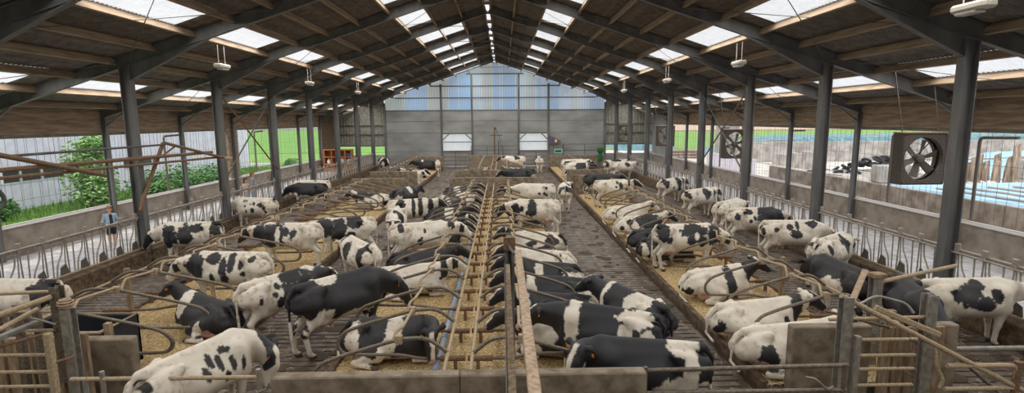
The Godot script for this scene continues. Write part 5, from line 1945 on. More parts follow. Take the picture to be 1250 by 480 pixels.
func coat_at(p: Vector3, c: Dictionary) -> Color:
	var lie: bool = c.lie
	var o: Vector3 = c.off
	var wob := 0.5 * edge_noise.get_noise_3dv(p * 1.0 + o) + 0.3 * edge_noise.get_noise_3dv(p * 3.1 - o)
	var f: float = c.base     # above zero is black
	if c.thr < 5.0:
		f = (coat_noise.get_noise_3d(p.x * 1.0 + o.x, p.y * 1.25 + o.y, p.z * 0.9 + o.z) - c.thr) * 1.5 + wob * 0.25
	for a: Array in c.patches:
		if a[4] != 0 and p.z * a[4] < -0.03:
			continue
		var e := 1.0 - Vector2((p.x - a[0]) / a[2], (p.y - a[1]) / a[3]).length() + wob * 0.8
		if e > 0.0:
			f = e if a[5] > 0 else -e
	# head: dark cheeks and a white blaze, or a white face
	var hx := p.x - (0.96 if lie else 1.0)
	if hx > 0.0 and p.y > (0.5 if lie else 0.85):
		var hw := smoothstep(0.0, 0.12, hx)
		var face := 0.6
		if c.face == 0:
			face = -0.6 + (1.2 if absf(p.z) > 0.085 and hx < 0.22 else 0.0)
		elif absf(p.z) < 0.045 + wob * 0.03 and hx > 0.1:
			face = -0.6
		elif c.face == 2:
			face = 0.6
		f = lerpf(f, face, hw)
	# white stockings, udder side and tail switch
	if not lie:
		if p.y < 0.55 and c.socks > 0:
			f = lerpf(-0.6, f, smoothstep(0.3, 0.55, p.y))
		if p.x < -1.0 and p.y < 0.75:
			f = -0.6
	elif p.y < 0.16 and c.socks > 0:
		f = -0.5
	var k := clampf(f * 9.0 + 0.5, 0.0, 1.0)
	var white := WHITE_COAT
	var g := dirt_noise.get_noise_3dv(p * 2.0 + o)
	white = white.lerp(Color(0.82, 0.77, 0.69), clampf(g, 0.0, 0.6))
	# dried dung and bedding stuck on thighs and flanks
	var dirt: float = smoothstep(0.12, 0.5, dirt_noise.get_noise_3dv(p * 5.0 - o) + 0.35 * dirt_noise.get_noise_3dv(p * 14.0)) * c.dirt
	var low: float = 1.0 if (p.x < -0.35 or p.y < (0.3 if lie else 0.55)) else 0.45
	white = white.lerp(Color(0.34, 0.24, 0.14), clampf(dirt * low, 0.0, 0.75))
	var col := white.lerp(BLACK_COAT.lerp(Color(0.09, 0.07, 0.05), clampf(dirt * 0.6 * low, 0.0, 0.5)), k)
	# pink udder and muzzle, dark hooves
	if not lie:
		if p.y < 0.66 and p.x > -0.66 and p.x < -0.2 and absf(p.z) < 0.19 and p.y > 0.36:
			col = Color(0.62, 0.36, 0.3)
		elif p.x > 1.46 and p.y < 1.1:
			col = Color(0.42, 0.27, 0.24) if c.face != 2 else Color(0.05, 0.045, 0.045)
		elif p.y < 0.075:
			col = Color(0.09, 0.065, 0.05)
	else:
		if p.y < 0.3 and p.x < -0.4 and p.x > -0.74 and p.z > 0.2 and p.z < 0.46:
			col = Color(0.64, 0.37, 0.31)
		elif p.x > 1.42 and p.y < 0.75:
			col = Color(0.42, 0.27, 0.24) if c.face != 2 else Color(0.05, 0.045, 0.045)
		elif p.x > -0.3 and p.x < -0.15 and p.z > 0.56 and p.y < 0.12:
			col = Color(0.09, 0.065, 0.05)
	return col


func make_cow(c: Dictionary) -> void:
	var far: bool = c.z > 23.0
	var key := ("lie" if c.lie else "stand") + ("_far" if far else "")
	if not protos.has(key):
		var cell := 0.045 if far else 0.026
		protos[key] = cow_lie(cell) if c.lie else cow_stand(cell)
	var pr: Array = protos[key]
	var v: PackedVector3Array = pr[0].duplicate()
	var n: PackedVector3Array = pr[1].duplicate()
	var idx: PackedInt32Array = pr[2]
	var col := PackedColorArray()
	col.resize(v.size())
	var flip: bool = c.flip
	for k in v.size():
		var p := v[k]
		col[k] = coat_at(p, c)
		var q := pose_point(p, c)
		if p.x > 0.52:
			# turn the normal with the neck
			var w := smoothstep(0.52, 1.12, p.x)
			n[k] = n[k].rotated(Vector3(0, 0, 1), deg_to_rad(c.pitch) * w).rotated(Vector3.UP, deg_to_rad(c.yaw) * w)
			if p.x > 1.0:
				n[k] = n[k].rotated(Vector3(0, 0, 1).rotated(Vector3.UP, deg_to_rad(c.yaw)), deg_to_rad(c.head) * smoothstep(1.0, 1.16, p.x))
		if flip:
			q.z = -q.z
			n[k].z = -n[k].z
		v[k] = q
	if flip:
		var fi := PackedInt32Array(idx)
		for k in fi.size() / 3:
			var t := fi[k * 3 + 1]
			fi[k * 3 + 1] = fi[k * 3 + 2]
			fi[k * 3 + 2] = t
		idx = fi
	var arr := []
	arr.resize(Mesh.ARRAY_MAX)
	arr[Mesh.ARRAY_VERTEX] = v
	arr[Mesh.ARRAY_NORMAL] = n
	arr[Mesh.ARRAY_COLOR] = col
	arr[Mesh.ARRAY_INDEX] = idx
	var am := ArrayMesh.new()
	am.add_surface_from_arrays(Mesh.PRIMITIVE_TRIANGLES, arr)
	var t := thing("cow", c.label, "cow", Vector3(c.x, c.y, -c.z), c.group, deg_to_rad(c.turn))
	t.scale = Vector3.ONE * c.size
	part(t, "body", am, M.coat)
	if far:
		return
	var dy := -0.36 if c.lie else 0.0
	var dx := -0.04 if c.lie else 0.0
	for s: float in [-1.0, 1.0]:
		var e := pose_point(Vector3(1.2 + dx, 1.235 + dy, s * 0.092), c)
		var g := pose_point(Vector3(1.025 + dx, 1.285 + dy, s * 0.235), c)
		if flip:
			e.z = -e.z
			g.z = -g.z
		part(t, "eye", eye_mesh, M.eye, Transform3D(Basis(), e))
		if s < 0.0 and (int(c.z * 10.0) % 3) == 0:
			continue
		var o := part(t, "ear_tag", tag_mesh, M.orange_tag, Transform3D(Basis.from_euler(Vector3(0, deg_to_rad(c.yaw) + 1.3, 0.2)), g))
		o.set_meta("label", "orange ear tag")


var eye_mesh: Mesh
var tag_mesh: Mesh


func build_cows() -> void:
	coat_noise.seed = 11
	coat_noise.frequency = 1.15
	coat_noise.fractal_octaves = 2
	edge_noise.seed = 3
	edge_noise.frequency = 3.6
	edge_noise.fractal_octaves = 4
	dirt_noise.seed = 8
	dirt_noise.frequency = 1.3
	dirt_noise.fractal_octaves = 3
	var sp := SphereMesh.new()
	sp.radius = 0.022
	sp.height = 0.044
	sp.radial_segments = 10
	sp.rings = 6
	eye_mesh = sp
	var mb := MB.new()
	mb.box(Vector3(-0.024, -0.055, -0.004), Vector3(0.024, 0.005, 0.004), 0.003)
	tag_mesh = mb.mesh()
	for r in cow_table():
		var c := {"label": r[0], "lie": r[1] == "lie", "x": r[2], "z": r[3], "turn": r[4], "yaw": 0.0, "pitch": 0.0, "head": 0.0, "thr": 9.0, "base": -0.6, "patches": [], "face": 1, "socks": 1, "dirt": 0.7, "size": 0.9 if r[1] == "lie" else 0.95, "flip": false, "group": "dairy cows", "swing": [0.05, -0.08, -0.04, 0.06], "off": Vector3(rng.randf() * 60.0, rng.randf() * 60.0, rng.randf() * 60.0)}
		c.merge(r[5], true)
		if r[5].has("spots"):
			var list: Array = c.patches.duplicate()
			for q in r[5].spots:
				var sz := rng.randf_range(0.035, 0.1)
				list.append([rng.randf_range(-0.95, 0.75), rng.randf_range(0.15, 0.8) if c.lie else rng.randf_range(0.75, 1.35), sz, sz * rng.randf_range(0.7, 1.5), 1 if rng.randf() < 0.5 else -1, 1])
			c.patches = list
		if c.flip:   # sides are named as they end up after mirroring
			var turned := []
			for q: Array in c.patches:
				turned.append([q[0], q[1], q[2], q[3], -q[4], q[5]])
			c.patches = turned
		var ax: float = absf(c.x)
		c.y = 0.0
		if not r[5].has("y"):
			if c.lie or (ax < 2.35) or (ax > 4.8 and ax < 7.4):
				c.y = 0.19
		else:
			c.y = r[5].y
		# stalls: keep the animal between two dividers
		if c.lie or r[5].has("stall"):
			for a in [[-2.4, 2.4, 7.33, 1.19], [-7.9, -4.8, 8.75, 1.17], [4.8, 7.5, 9.05, 1.17]]:
				if c.x > a[0] and c.x < a[1] and c.z < 30.0:
					var mid: float = a[2] + a[3] * (floorf((c.z - a[2]) / a[3]) + 0.5)
					c.z = mid + clampf(c.z - mid, -0.12, 0.12)
		make_cow(c)


# [label, pose, x, distance along the barn, heading in degrees (0 right, 90 away, 180 left), looks]
# patches: [along the body, height, half length, half height, side (1 right, -1 left, 0 both), 1 black or -1 white]
func cow_table() -> Array:
	return [
		# --- left feed walkway ---
		["white cow cut off by the left edge, black patch on its rump", "stand", -9.15, 10.5, 178, {"patches": [[-0.75, 1.15, 0.24, 0.3, 0, 1]], "yaw": 5}],
		["white cow with large round black patches feeding beside the near left post", "stand", -9.2, 16.5, 192, {"patches": [[0.5, 1.0, 0.2, 0.42, -1, 1], [0.3, 0.95, 0.1, 0.22, -1, 1], [0.02, 1.02, 0.26, 0.3, -1, 1], [-0.3, 1.2, 0.24, 0.14, -1, 1], [-0.88, 1.1, 0.16, 0.45, -1, 1]], "pitch": -24, "face": 1}],
		["white cow with small scattered black spots feeding at the left fence", "stand", -9.6, 21.8, 176, {"spots": 26, "pitch": -25, "face": 1}],
		["black cow with white legs feeding at the left fence before the far posts", "stand", -9.2, 26.9, 178, {"base": 0.6, "patches": [[0.1, 0.62, 0.5, 0.16, 0, -1], [0.62, 0.72, 0.16, 0.2, 0, -1]], "pitch": -18, "face": 2}],
		["pale cow half hidden behind the black cow at the left fence", "stand", -9.5, 28.2, 182, {"spots": 6, "pitch": -20, "face": 0}],
		["small far cow in the left walkway turned towards the camera", "stand", -9.4, 45.2, -62, {"thr": -0.02}],
		# --- left alley and left stall row ---
		["big white cow in front bending its black crowned head, left foreground", "stand", -3.62, 7.2, 66, {"patches": [[0.05, 1.1, 0.05, 0.13, 1, 1], [-0.08, 1.18, 0.05, 0.1, 1, 1], [0.18, 1.25, 0.1, 0.05, 1, 1], [0.25, 1.02, 0.06, 0.14, 1, 1], [-0.2, 1.05, 0.06, 0.1, 1, 1], [0.42, 0.95, 0.04, 0.12, 1, 1], [0.12, 0.9, 0.05, 0.09, 1, 1], [-0.95, 1.2, 0.06, 0.08, 1, 1], [0.95, 1.38, 0.14, 0.1, 0, 1]], "yaw": -58, "pitch": -30, "head": -30, "face": 0, "dirt": 0.5}],
		["black cow with a white stripe lying in a near left stall", "lie", -5.4, 10.45, 150, {"base": 0.6, "patches": [[0.36, 0.7, 0.14, 0.4, -1, -1], [-0.5, 0.3, 0.12, 0.16, -1, -1]], "yaw": -10, "pitch": 4, "face": 2, "flip": true}],
		["white cow with black blotches standing in a near left stall, head low", "stand", -5.6, 12.0, 180, {"stall": 1, "patches": [[0.62, 1.1, 0.26, 0.3, -1, 1], [0.2, 1.28, 0.16, 0.14, -1, 1], [-0.05, 1.05, 0.1, 0.24, -1, 1], [-0.22, 1.2, 0.1, 0.2, -1, 1], [-0.1, 0.85, 0.1, 0.12, -1, 1], [-0.45, 1.15, 0.07, 0.1, -1, 1], [-0.5, 0.92, 0.05, 0.06, -1, 1], [0.2, 0.85, 0.06, 0.12, -1, 1], [-0.7, 1.25, 0.08, 0.06, -1, 1]], "pitch": -14, "face": 0}],
		["white rumped cow with a broad black back walking up the left alley", "stand", -3.9, 10.75, 52, {"patches": [[0.25, 1.15, 0.3, 0.32, 1, 1], [-0.1, 1.05, 0.16, 0.2, 1, 1], [0.05, 1.3, 0.25, 0.12, 1, 1], [0.85, 1.15, 0.4, 0.3, 1, 1], [-0.3, 1.2, 0.06, 0.07, 1, 1], [-0.4, 1.05, 0.05, 0.06, 1, 1], [-0.72, 1.0, 0.05, 0.08, 1, 1], [-0.3, 0.85, 0.1, 0.12, 1, 1]], "pitch": -14, "face": 0}],
		["black and white mottled cow standing further up the left row", "stand", -5.6, 15.2, 184, {"stall": 1, "patches": [[0.3, 1.05, 0.5, 0.35, -1, 1], [0.75, 1.1, 0.2, 0.3, -1, 1], [0.2, 1.0, 0.07, 0.3, -1, -1], [-0.05, 0.95, 0.1, 0.1, -1, -1], [-0.25, 1.1, 0.1, 0.1, -1, 1], [0.1, 0.62, 0.3, 0.1, -1, -1]], "pitch": -8, "face": 1}],
		["cow with black shoulders and a white rump backed into the left alley", "stand", -4.5, 17.0, 195, {"patches": [[0.2, 1.05, 0.34, 0.36, -1, 1], [-0.35, 1.25, 0.3, 0.2, -1, 1], [0.62, 1.1, 0.3, 0.35, 0, 1], [-0.2, 0.85, 0.16, 0.12, -1, 1]], "pitch": -10, "face": 1}],
		["white cow with a heart shaped black patch on its flank, left alley", "stand", -3.2, 13.8, 128, {"patches": [[0.1, 1.08, 0.22, 0.26, 0, 1], [-0.78, 1.1, 0.12, 0.5, -1, 1], [0.6, 1.05, 0.16, 0.5, 0, 1]], "pitch": -20, "face": 1}],
		["large black cow with a white patch on its back, left alley", "stand", -2.5, 10.15, 46, {"base": 0.6, "patches": [[-0.38, 1.4, 0.22, 0.12, 0, -1], [0.05, 0.63, 0.4, 0.13, 0, -1], [-0.6, 0.6, 0.28, 0.3, 0, -1]], "yaw": -24, "pitch": -26, "face": 2, "dirt": 0.35, "size": 1.05}],
		["cow walking towards the camera in the left alley, black and white face", "stand", -3.15, 18.6, -84, {"patches": [[0.5, 1.2, 0.3, 0.25, -1, 1], [0.2, 1.0, 0.3, 0.3, 1, 1]], "pitch": -22, "face": 1}],
		["white cow with black bands heading into the middle stalls, far left alley", "stand", -2.95, 21.0, 12, {"patches": [[0.3, 1.1, 0.1, 0.5, 1, 1], [0.02, 1.1, 0.08, 0.45, 1, 1], [-0.5, 1.2, 0.22, 0.18, 1, 1], [0.72, 1.15, 0.12, 0.3, 1, 1]], "face": 1}],
		["cow seen from behind with black hips and white tail, far left alley", "stand", -3.9, 24.8, 62, {"base": 0.6, "patches": [[-0.9, 0.85, 0.2, 0.25, 0, -1], [0.1, 1.3, 0.14, 0.2, 0, -1]]}],
		["black and white cow lying in a far stall of the left row", "lie", -5.75, 25.4, 180, {"thr": 0.02, "flip": true}],
		["white cow lying in the left row just past the cross wall", "lie", -5.6, 35.3, 0, {"spots": 5, "dirt": 1.3, "face": 0}],
		["dirty white cow lying second past the cross wall on the left", "lie", -5.6, 36.6, 0, {"spots": 7, "dirt": 1.6}],
		["mottled cow lying third past the cross wall on the left", "lie", -5.7, 37.8, 180, {"thr": 0.1, "flip": true}],
		["black cow with a white rear standing at the far left stalls", "stand", -5.0, 39.6, 181, {"base": 0.6, "patches": [[-0.95, 1.0, 0.25, 0.5, 0, -1], [0.3, 1.4, 0.1, 0.12, 0, -1]]}],
		# --- middle block, left side ---
		["black cow lying nearest in the middle block with its head turned to the camera", "lie", -1.3, 9.1, -6, {"base": 0.6, "patches": [[0.05, 0.62, 0.16, 0.3, 1, -1], [-0.08, 0.3, 0.14, 0.14, 1, -1], [-0.75, 0.4, 0.16, 0.34, 1, -1], [-0.4, 0.12, 0.4, 0.12, 1, -1]], "yaw": -58, "pitch": -22, "head": -20, "face": 1}],
		["white spotted cow lying behind the nearest black one in the middle block", "lie", -1.5, 12.6, 0.0, {"spots": 12, "pitch": 2, "patches": [[0.78, 0.75, 0.1, 0.3, 0, 1]], "face": 0}],
		["pale cow with few spots standing half in the middle stalls", "stand", -1.65, 15.1, 14, {"stall": 1, "spots": 7, "pitch": -6, "face": 0, "patches": [[0.8, 1.3, 0.1, 0.14, 0, 1]], "dirt": 0.9}],
		["black cow lying behind the legs of the pale standing cow", "lie", -1.5, 14.3, 0.0, {"base": 0.6, "face": 2}],
		["black cow lying deep in the middle block on the left side", "lie", -1.5, 17.2, 0.0, {"base": 0.6, "patches": [[-0.6, 0.5, 0.2, 0.2, 0, -1]], "face": 1}],
		["white backed cow lying further in the middle block on the left side", "lie", -1.5, 18.5, 2.0, {"thr": 0.12}],
		["black cow with a white saddle lying in the middle block, left side", "lie", -1.5, 20.8, 0.0, {"base": 0.6, "patches": [[0.0, 0.7, 0.2, 0.4, 0, -1]]}],
		["mottled cow lying in the middle block on the left side, far third", "lie", -1.5, 23.2, 0.0, {"thr": 0.0}],
		["white and black cow lying near the cross wall, left side of the middle", "lie", -1.5, 25.5, -2.0, {"thr": 0.15}],
		["black cow lying last before the cross wall, left side of the middle", "lie", -1.5, 27.8, 0.0, {"base": 0.6, "patches": [[-0.3, 0.6, 0.2, 0.3, 0, -1]]}],
		# --- middle block, right side, and right alley ---
		["huge black cow in front resting its head on the concrete wall", "stand", 2.5, 7.08, 172, {"base": 0.6, "patches": [[-0.66, 1.36, 0.24, 0.1, -1, -1], [-0.72, 1.1, 0.1, 0.3, -1, -1], [-0.55, 0.72, 0.34, 0.24, -1, -1], [0.98, 1.0, 0.12, 0.1, 0, -1]], "yaw": 52, "pitch": 10, "head": -30, "face": 1, "dirt": 0.1, "size": 0.97, "y": 0.0}],
		["black cow with a white collar stripe behind the huge one", "stand", 2.2, 8.25, 156, {"base": 0.6, "patches": [[0.42, 1.1, 0.13, 0.5, -1, -1], [-0.62, 1.28, 0.3, 0.12, -1, -1], [-0.5, 1.1, 0.12, 0.16, -1, -1], [-0.85, 1.05, 0.1, 0.12, -1, -1]], "yaw": 12, "pitch": -8, "face": 1, "dirt": 0.1, "y": 0.1}],
		["black cow with a white rump patch walking away in the right alley", "stand", 2.95, 9.3, 118, {"base": 0.6, "patches": [[-0.35, 1.25, 0.3, 0.22, 0, -1], [0.5, 1.15, 0.08, 0.4, -1, -1], [-0.95, 0.8, 0.1, 0.2, 0, -1]], "pitch": 4, "yaw": 12, "face": 2, "dirt": 0.3}],
		["black and white cow lying nearest on the right side of the middle block", "lie", 1.6, 9.1, 178.0, {"base": 0.6, "patches": [[0.3, 0.62, 0.28, 0.24, -1, -1], [0.55, 0.3, 0.2, 0.2, -1, -1]], "yaw": -6, "face": 1, "flip": true}],
		["black cow with white hip lying second on the right side of the middle", "lie", 1.62, 10.3, 180.0, {"base": 0.6, "patches": [[-0.95, 0.5, 0.2, 0.3, 0, -1], [0.6, 0.6, 0.1, 0.3, 0, -1]], "face": 1, "flip": true}],
		["dark cow with white shoulder stripe lying third on the right side", "lie", 1.6, 11.5, 180.0, {"base": 0.6, "patches": [[0.4, 0.6, 0.12, 0.4, 0, -1], [-0.9, 0.4, 0.22, 0.3, 0, -1]], "flip": true}],
		["black cow with a white hind leg and pink udder lying on the right side", "lie", 1.6, 12.7, 178.0, {"base": 0.6, "patches": [[-0.75, 0.35, 0.4, 0.28, -1, -1], [0.1, 0.65, 0.12, 0.3, -1, -1]], "flip": true}],
		["white cow lying behind the black ones on the right side of the middle", "lie", 1.6, 13.9, 180.0, {"spots": 5, "face": 1, "flip": true}],
		["white cow lying low beneath the standing white cow's head", "lie", 1.6, 16.3, 180.0, {"thr": 0.16, "flip": true}],
		["white cow with a large black side patch standing in the middle stalls", "stand", 1.75, 19.3, 180, {"patches": [[0.05, 1.08, 0.2, 0.36, -1, 1], [0.72, 1.05, 0.2, 0.24, -1, 1], [0.45, 1.08, 0.08, 0.12, -1, 1], [0.25, 0.9, 0.08, 0.1, -1, 1]], "pitch": -14, "face": 1}],
		["white cow with a few freckles standing further in the middle stalls", "stand", 2.05, 24.2, 180, {"spots": 8, "pitch": -16, "face": 0, "dirt": 0.9}],
		["black cow lying on the right side of the middle, between the two white cows", "lie", 1.6, 21.0, 180.0, {"base": 0.6, "flip": true}],
		["mottled cow lying by the cross wall on the right side of the middle", "lie", 1.6, 27.0, 180.0, {"thr": 0.05, "flip": true}],
		["black cow crossing the passage between the two middle blocks", "stand", 1.6, 31.7, 180, {"base": 0.6, "patches": [[-0.9, 0.7, 0.25, 0.35, 0, -1]], "pitch": -6, "face": 2}],
		["white cow with black blots standing by the far middle block", "stand", 1.5, 43.0, 182, {"thr": 0.2}],
		["far white cow walking away seen from behind in the right alley", "stand", 3.7, 44.6, 90, {"thr": 0.2}],
		["white spotted cow lying in the far middle block", "lie", -1.3, 38.0, 0, {"thr": 0.18}],
		["white cow lying in the far middle block beside the spotted one", "lie", 1.6, 38.5, 180.0, {"thr": 0.25, "flip": true}],
		["white cow with black hips walking away in the right alley", "stand", 3.65, 25.6, 86, {"patches": [[-0.85, 1.2, 0.25, 0.2, 1, 1], [-0.8, 1.15, 0.2, 0.2, -1, 1], [0.5, 1.2, 0.3, 0.3, 1, 1]], "yaw": -30, "face": 1}],
		# --- right stall row ---
		["pale cow standing at the far end of the right row", "stand", 5.95, 39.0, 0, {"spots": 3, "face": 0, "dirt": 1.2}],
		["white cow with black spots standing far off in the right row", "stand", 5.9, 37.4, 0, {"thr": 0.2}],
		["black bodied cow with white hindquarters in the far right row", "stand", 5.8, 35.6, 2, {"patches": [[0.15, 1.05, 0.5, 0.5, 0, 1], [0.85, 1.1, 0.4, 0.4, 0, 1], [0.5, 1.1, 0.07, 0.5, 0, -1]], "pitch": -6}],
		["black cow standing behind the cross wall post of the right row", "stand", 5.95, 28.1, 0, {"base": 0.6, "patches": [[-0.6, 0.6, 0.3, 0.2, 0, -1], [0.0, 0.6, 0.4, 0.12, 0, -1]], "face": 2}],
		["white cow with a heart shaped spot standing in the right row", "stand", 6.0, 25.4, 2, {"patches": [[0.28, 1.1, 0.12, 0.18, 1, 1], [0.1, 1.25, 0.08, 0.08, 1, 1], [0.05, 1.05, 0.06, 0.06, 1, 1], [0.75, 1.2, 0.06, 0.3, 0, 1], [0.6, 1.0, 0.12, 0.14, 1, 1]], "yaw": -30, "pitch": 6, "face": 1, "dirt": 1.2}],
		["white cow lying with its pink udder to the alley, right row", "lie", 5.7, 20.9, 4, {"spots": 3, "face": 0}],
		["cow with a black back and white belly lying in the right row", "lie", 5.65, 18.6, 0, {"patches": [[0.25, 0.6, 0.5, 0.34, 0, 1], [-0.55, 0.62, 0.14, 0.12, 1, 1], [-0.85, 0.4, 0.08, 0.12, 1, 1]], "face": 2}],
		["black cow with a white leg lying in the right row", "lie", 5.6, 16.6, 2, {"base": 0.6, "patches": [[-0.2, 0.15, 0.3, 0.14, 1, -1]], "face": 2}],
		["white cow with black flank patches standing in the right row", "stand", 5.8, 14.5, -3, {"stall": 1, "patches": [[-0.78, 1.15, 0.2, 0.26, 1, 1], [-0.62, 0.95, 0.1, 0.12, 1, 1], [0.1, 1.2, 0.4, 0.2, 1, 1], [0.0, 0.98, 0.16, 0.14, 1, 1], [0.3, 0.95, 0.16, 0.18, 1, 1], [0.68, 1.1, 0.24, 0.3, 1, 1], [0.15, 1.08, 0.07, 0.1, 1, -1]], "pitch": -26, "face": 0, "dirt": 0.5}],
		["dark cow lying behind the legs of the standing cow, right row", "lie", 5.6, 15.4, 0, {"base": 0.6, "patches": [[-0.1, 0.4, 0.12, 0.2, 1, -1], [-0.9, 0.4, 0.1, 0.3, 0, -1]], "face": 2}],
		["white cow with one tall black patch lying in the right row, black head", "lie", 5.75, 12.3, 10, {"patches": [[0.1, 0.5, 0.14, 0.4, 1, 1], [0.8, 0.75, 0.3, 0.3, 0, 1], [-1.0, 0.3, 0.1, 0.14, 0, 1]], "pitch": 2, "face": 2, "dirt": 0.4}],
		["long white cow lying with black marks low on its belly, right row", "lie", 5.55, 9.8, 1, {"patches": [[0.1, 0.16, 0.1, 0.16, 1, 1], [0.25, 0.22, 0.09, 0.2, 1, 1], [0.42, 0.5, 0.06, 0.12, 1, 1], [-0.95, 0.3, 0.1, 0.2, 0, 1], [0.72, 0.7, 0.14, 0.4, 0, 1]], "face": 1, "dirt": 0.4}],
		["white cow with a black thigh lying nearest the wall, right row", "lie", 5.5, 8.56, 2, {"patches": [[-0.62, 0.36, 0.16, 0.26, 1, 1], [0.45, 0.6, 0.2, 0.2, 1, 1], [0.2, 0.75, 0.14, 0.1, 1, 1], [-0.3, 0.06, 0.2, 0.1, 1, 1]], "face": 1, "dirt": 0.4}],
		# --- right feed walkway ---
		["far pale cow with a black back in the right walkway", "stand", 9.3, 40.8, 22, {"patches": [[0.0, 1.35, 0.5, 0.14, 0, 1], [-0.9, 1.1, 0.12, 0.3, 0, 1]], "dirt": 1.0}],
		["second far pale cow in the right walkway beside the posts", "stand", 9.5, 38.8, 14, {"patches": [[0.2, 1.15, 0.2, 0.16, 0, 1]], "dirt": 1.0}],
		["white cow with a black rump oval and shoulder bands, right walkway", "stand", 9.5, 27.6, 34, {"patches": [[-0.75, 1.15, 0.2, 0.26, 1, 1], [-0.25, 0.9, 0.08, 0.08, 1, 1], [0.3, 1.1, 0.2, 0.4, 1, 1], [0.75, 1.05, 0.14, 0.4, 1, 1]]}],
		["white cow with one black side patch walking along the right fence", "stand", 9.45, 23.4, 28, {"patches": [[0.15, 1.15, 0.22, 0.26, 1, 1], [-0.95, 1.15, 0.1, 0.16, 1, 1], [0.75, 1.05, 0.12, 0.3, 1, 1]]}],
		["pale cow seen from behind between the posts of the right walkway", "stand", 9.35, 20.0, 38, {"spots": 5, "pitch": -14, "dirt": 1.1}],
		["cow with a black front and white hindquarters at the right fence", "stand", 9.45, 18.1, -6, {"patches": [[0.45, 1.05, 0.5, 0.6, 0, 1], [-0.4, 1.25, 0.18, 0.1, 1, 1], [-0.15, 1.05, 0.06, 0.08, 1, 1], [-0.75, 1.1, 0.1, 0.14, 1, 1], [-0.3, 0.95, 0.07, 0.09, 1, 1]], "pitch": -20, "face": 2}],
		["white cow with three black blots on its back at the right fence", "stand", 9.5, 15.75, -10, {"patches": [[-0.62, 1.12, 0.1, 0.08, 1, 1], [-0.2, 1.2, 0.1, 0.1, 1, 1], [-0.05, 1.0, 0.18, 0.14, 1, 1], [0.02, 1.22, 0.06, 0.16, 1, 1], [0.45, 1.3, 0.16, 0.1, 1, 1], [-0.98, 1.05, 0.06, 0.16, 0, 1]], "pitch": -24, "face": 0}],
		["white cow with stained thighs and a black flank patch turned to the right fence", "stand", 9.4, 13.7, 34, {"patches": [[0.2, 1.12, 0.14, 0.26, 1, 1], [-0.75, 1.1, 0.08, 0.16, 1, 1], [-0.9, 1.2, 0.1, 0.16, -1, 1], [0.05, 1.2, 0.06, 0.1, 1, 1]], "pitch": -20, "face": 0, "dirt": 1.5}],
		["black cow with a pale spine behind the right pen rails", "stand", 7.95, 11.15, 94, {"base": 0.6, "patches": [[-0.2, 0.9, 0.3, 0.2, -1, -1], [0.4, 0.7, 0.3, 0.2, -1, -1]], "pitch": -26, "face": 2}],
		["black cow standing beside the near right post, head lowered", "stand", 8.3, 9.45, -110, {"base": 0.6, "patches": [], "pitch": -32, "yaw": 12, "face": 1, "dirt": 0.3}],
		["white cow with a large ragged black patch cut off by the right edge", "stand", 9.65, 9.75, -4, {"patches": [[-0.2, 1.1, 0.3, 0.22, 1, 1], [0.05, 0.95, 0.2, 0.16, 1, 1], [-0.02, 1.28, 0.16, 0.1, 1, 1], [-0.5, 1.18, 0.12, 0.07, 1, 1], [0.3, 1.1, 0.1, 0.14, 1, 1], [-0.35, 0.92, 0.06, 0.06, 1, 1]], "pitch": -10, "face": 0, "dirt": 0.3}],
	]


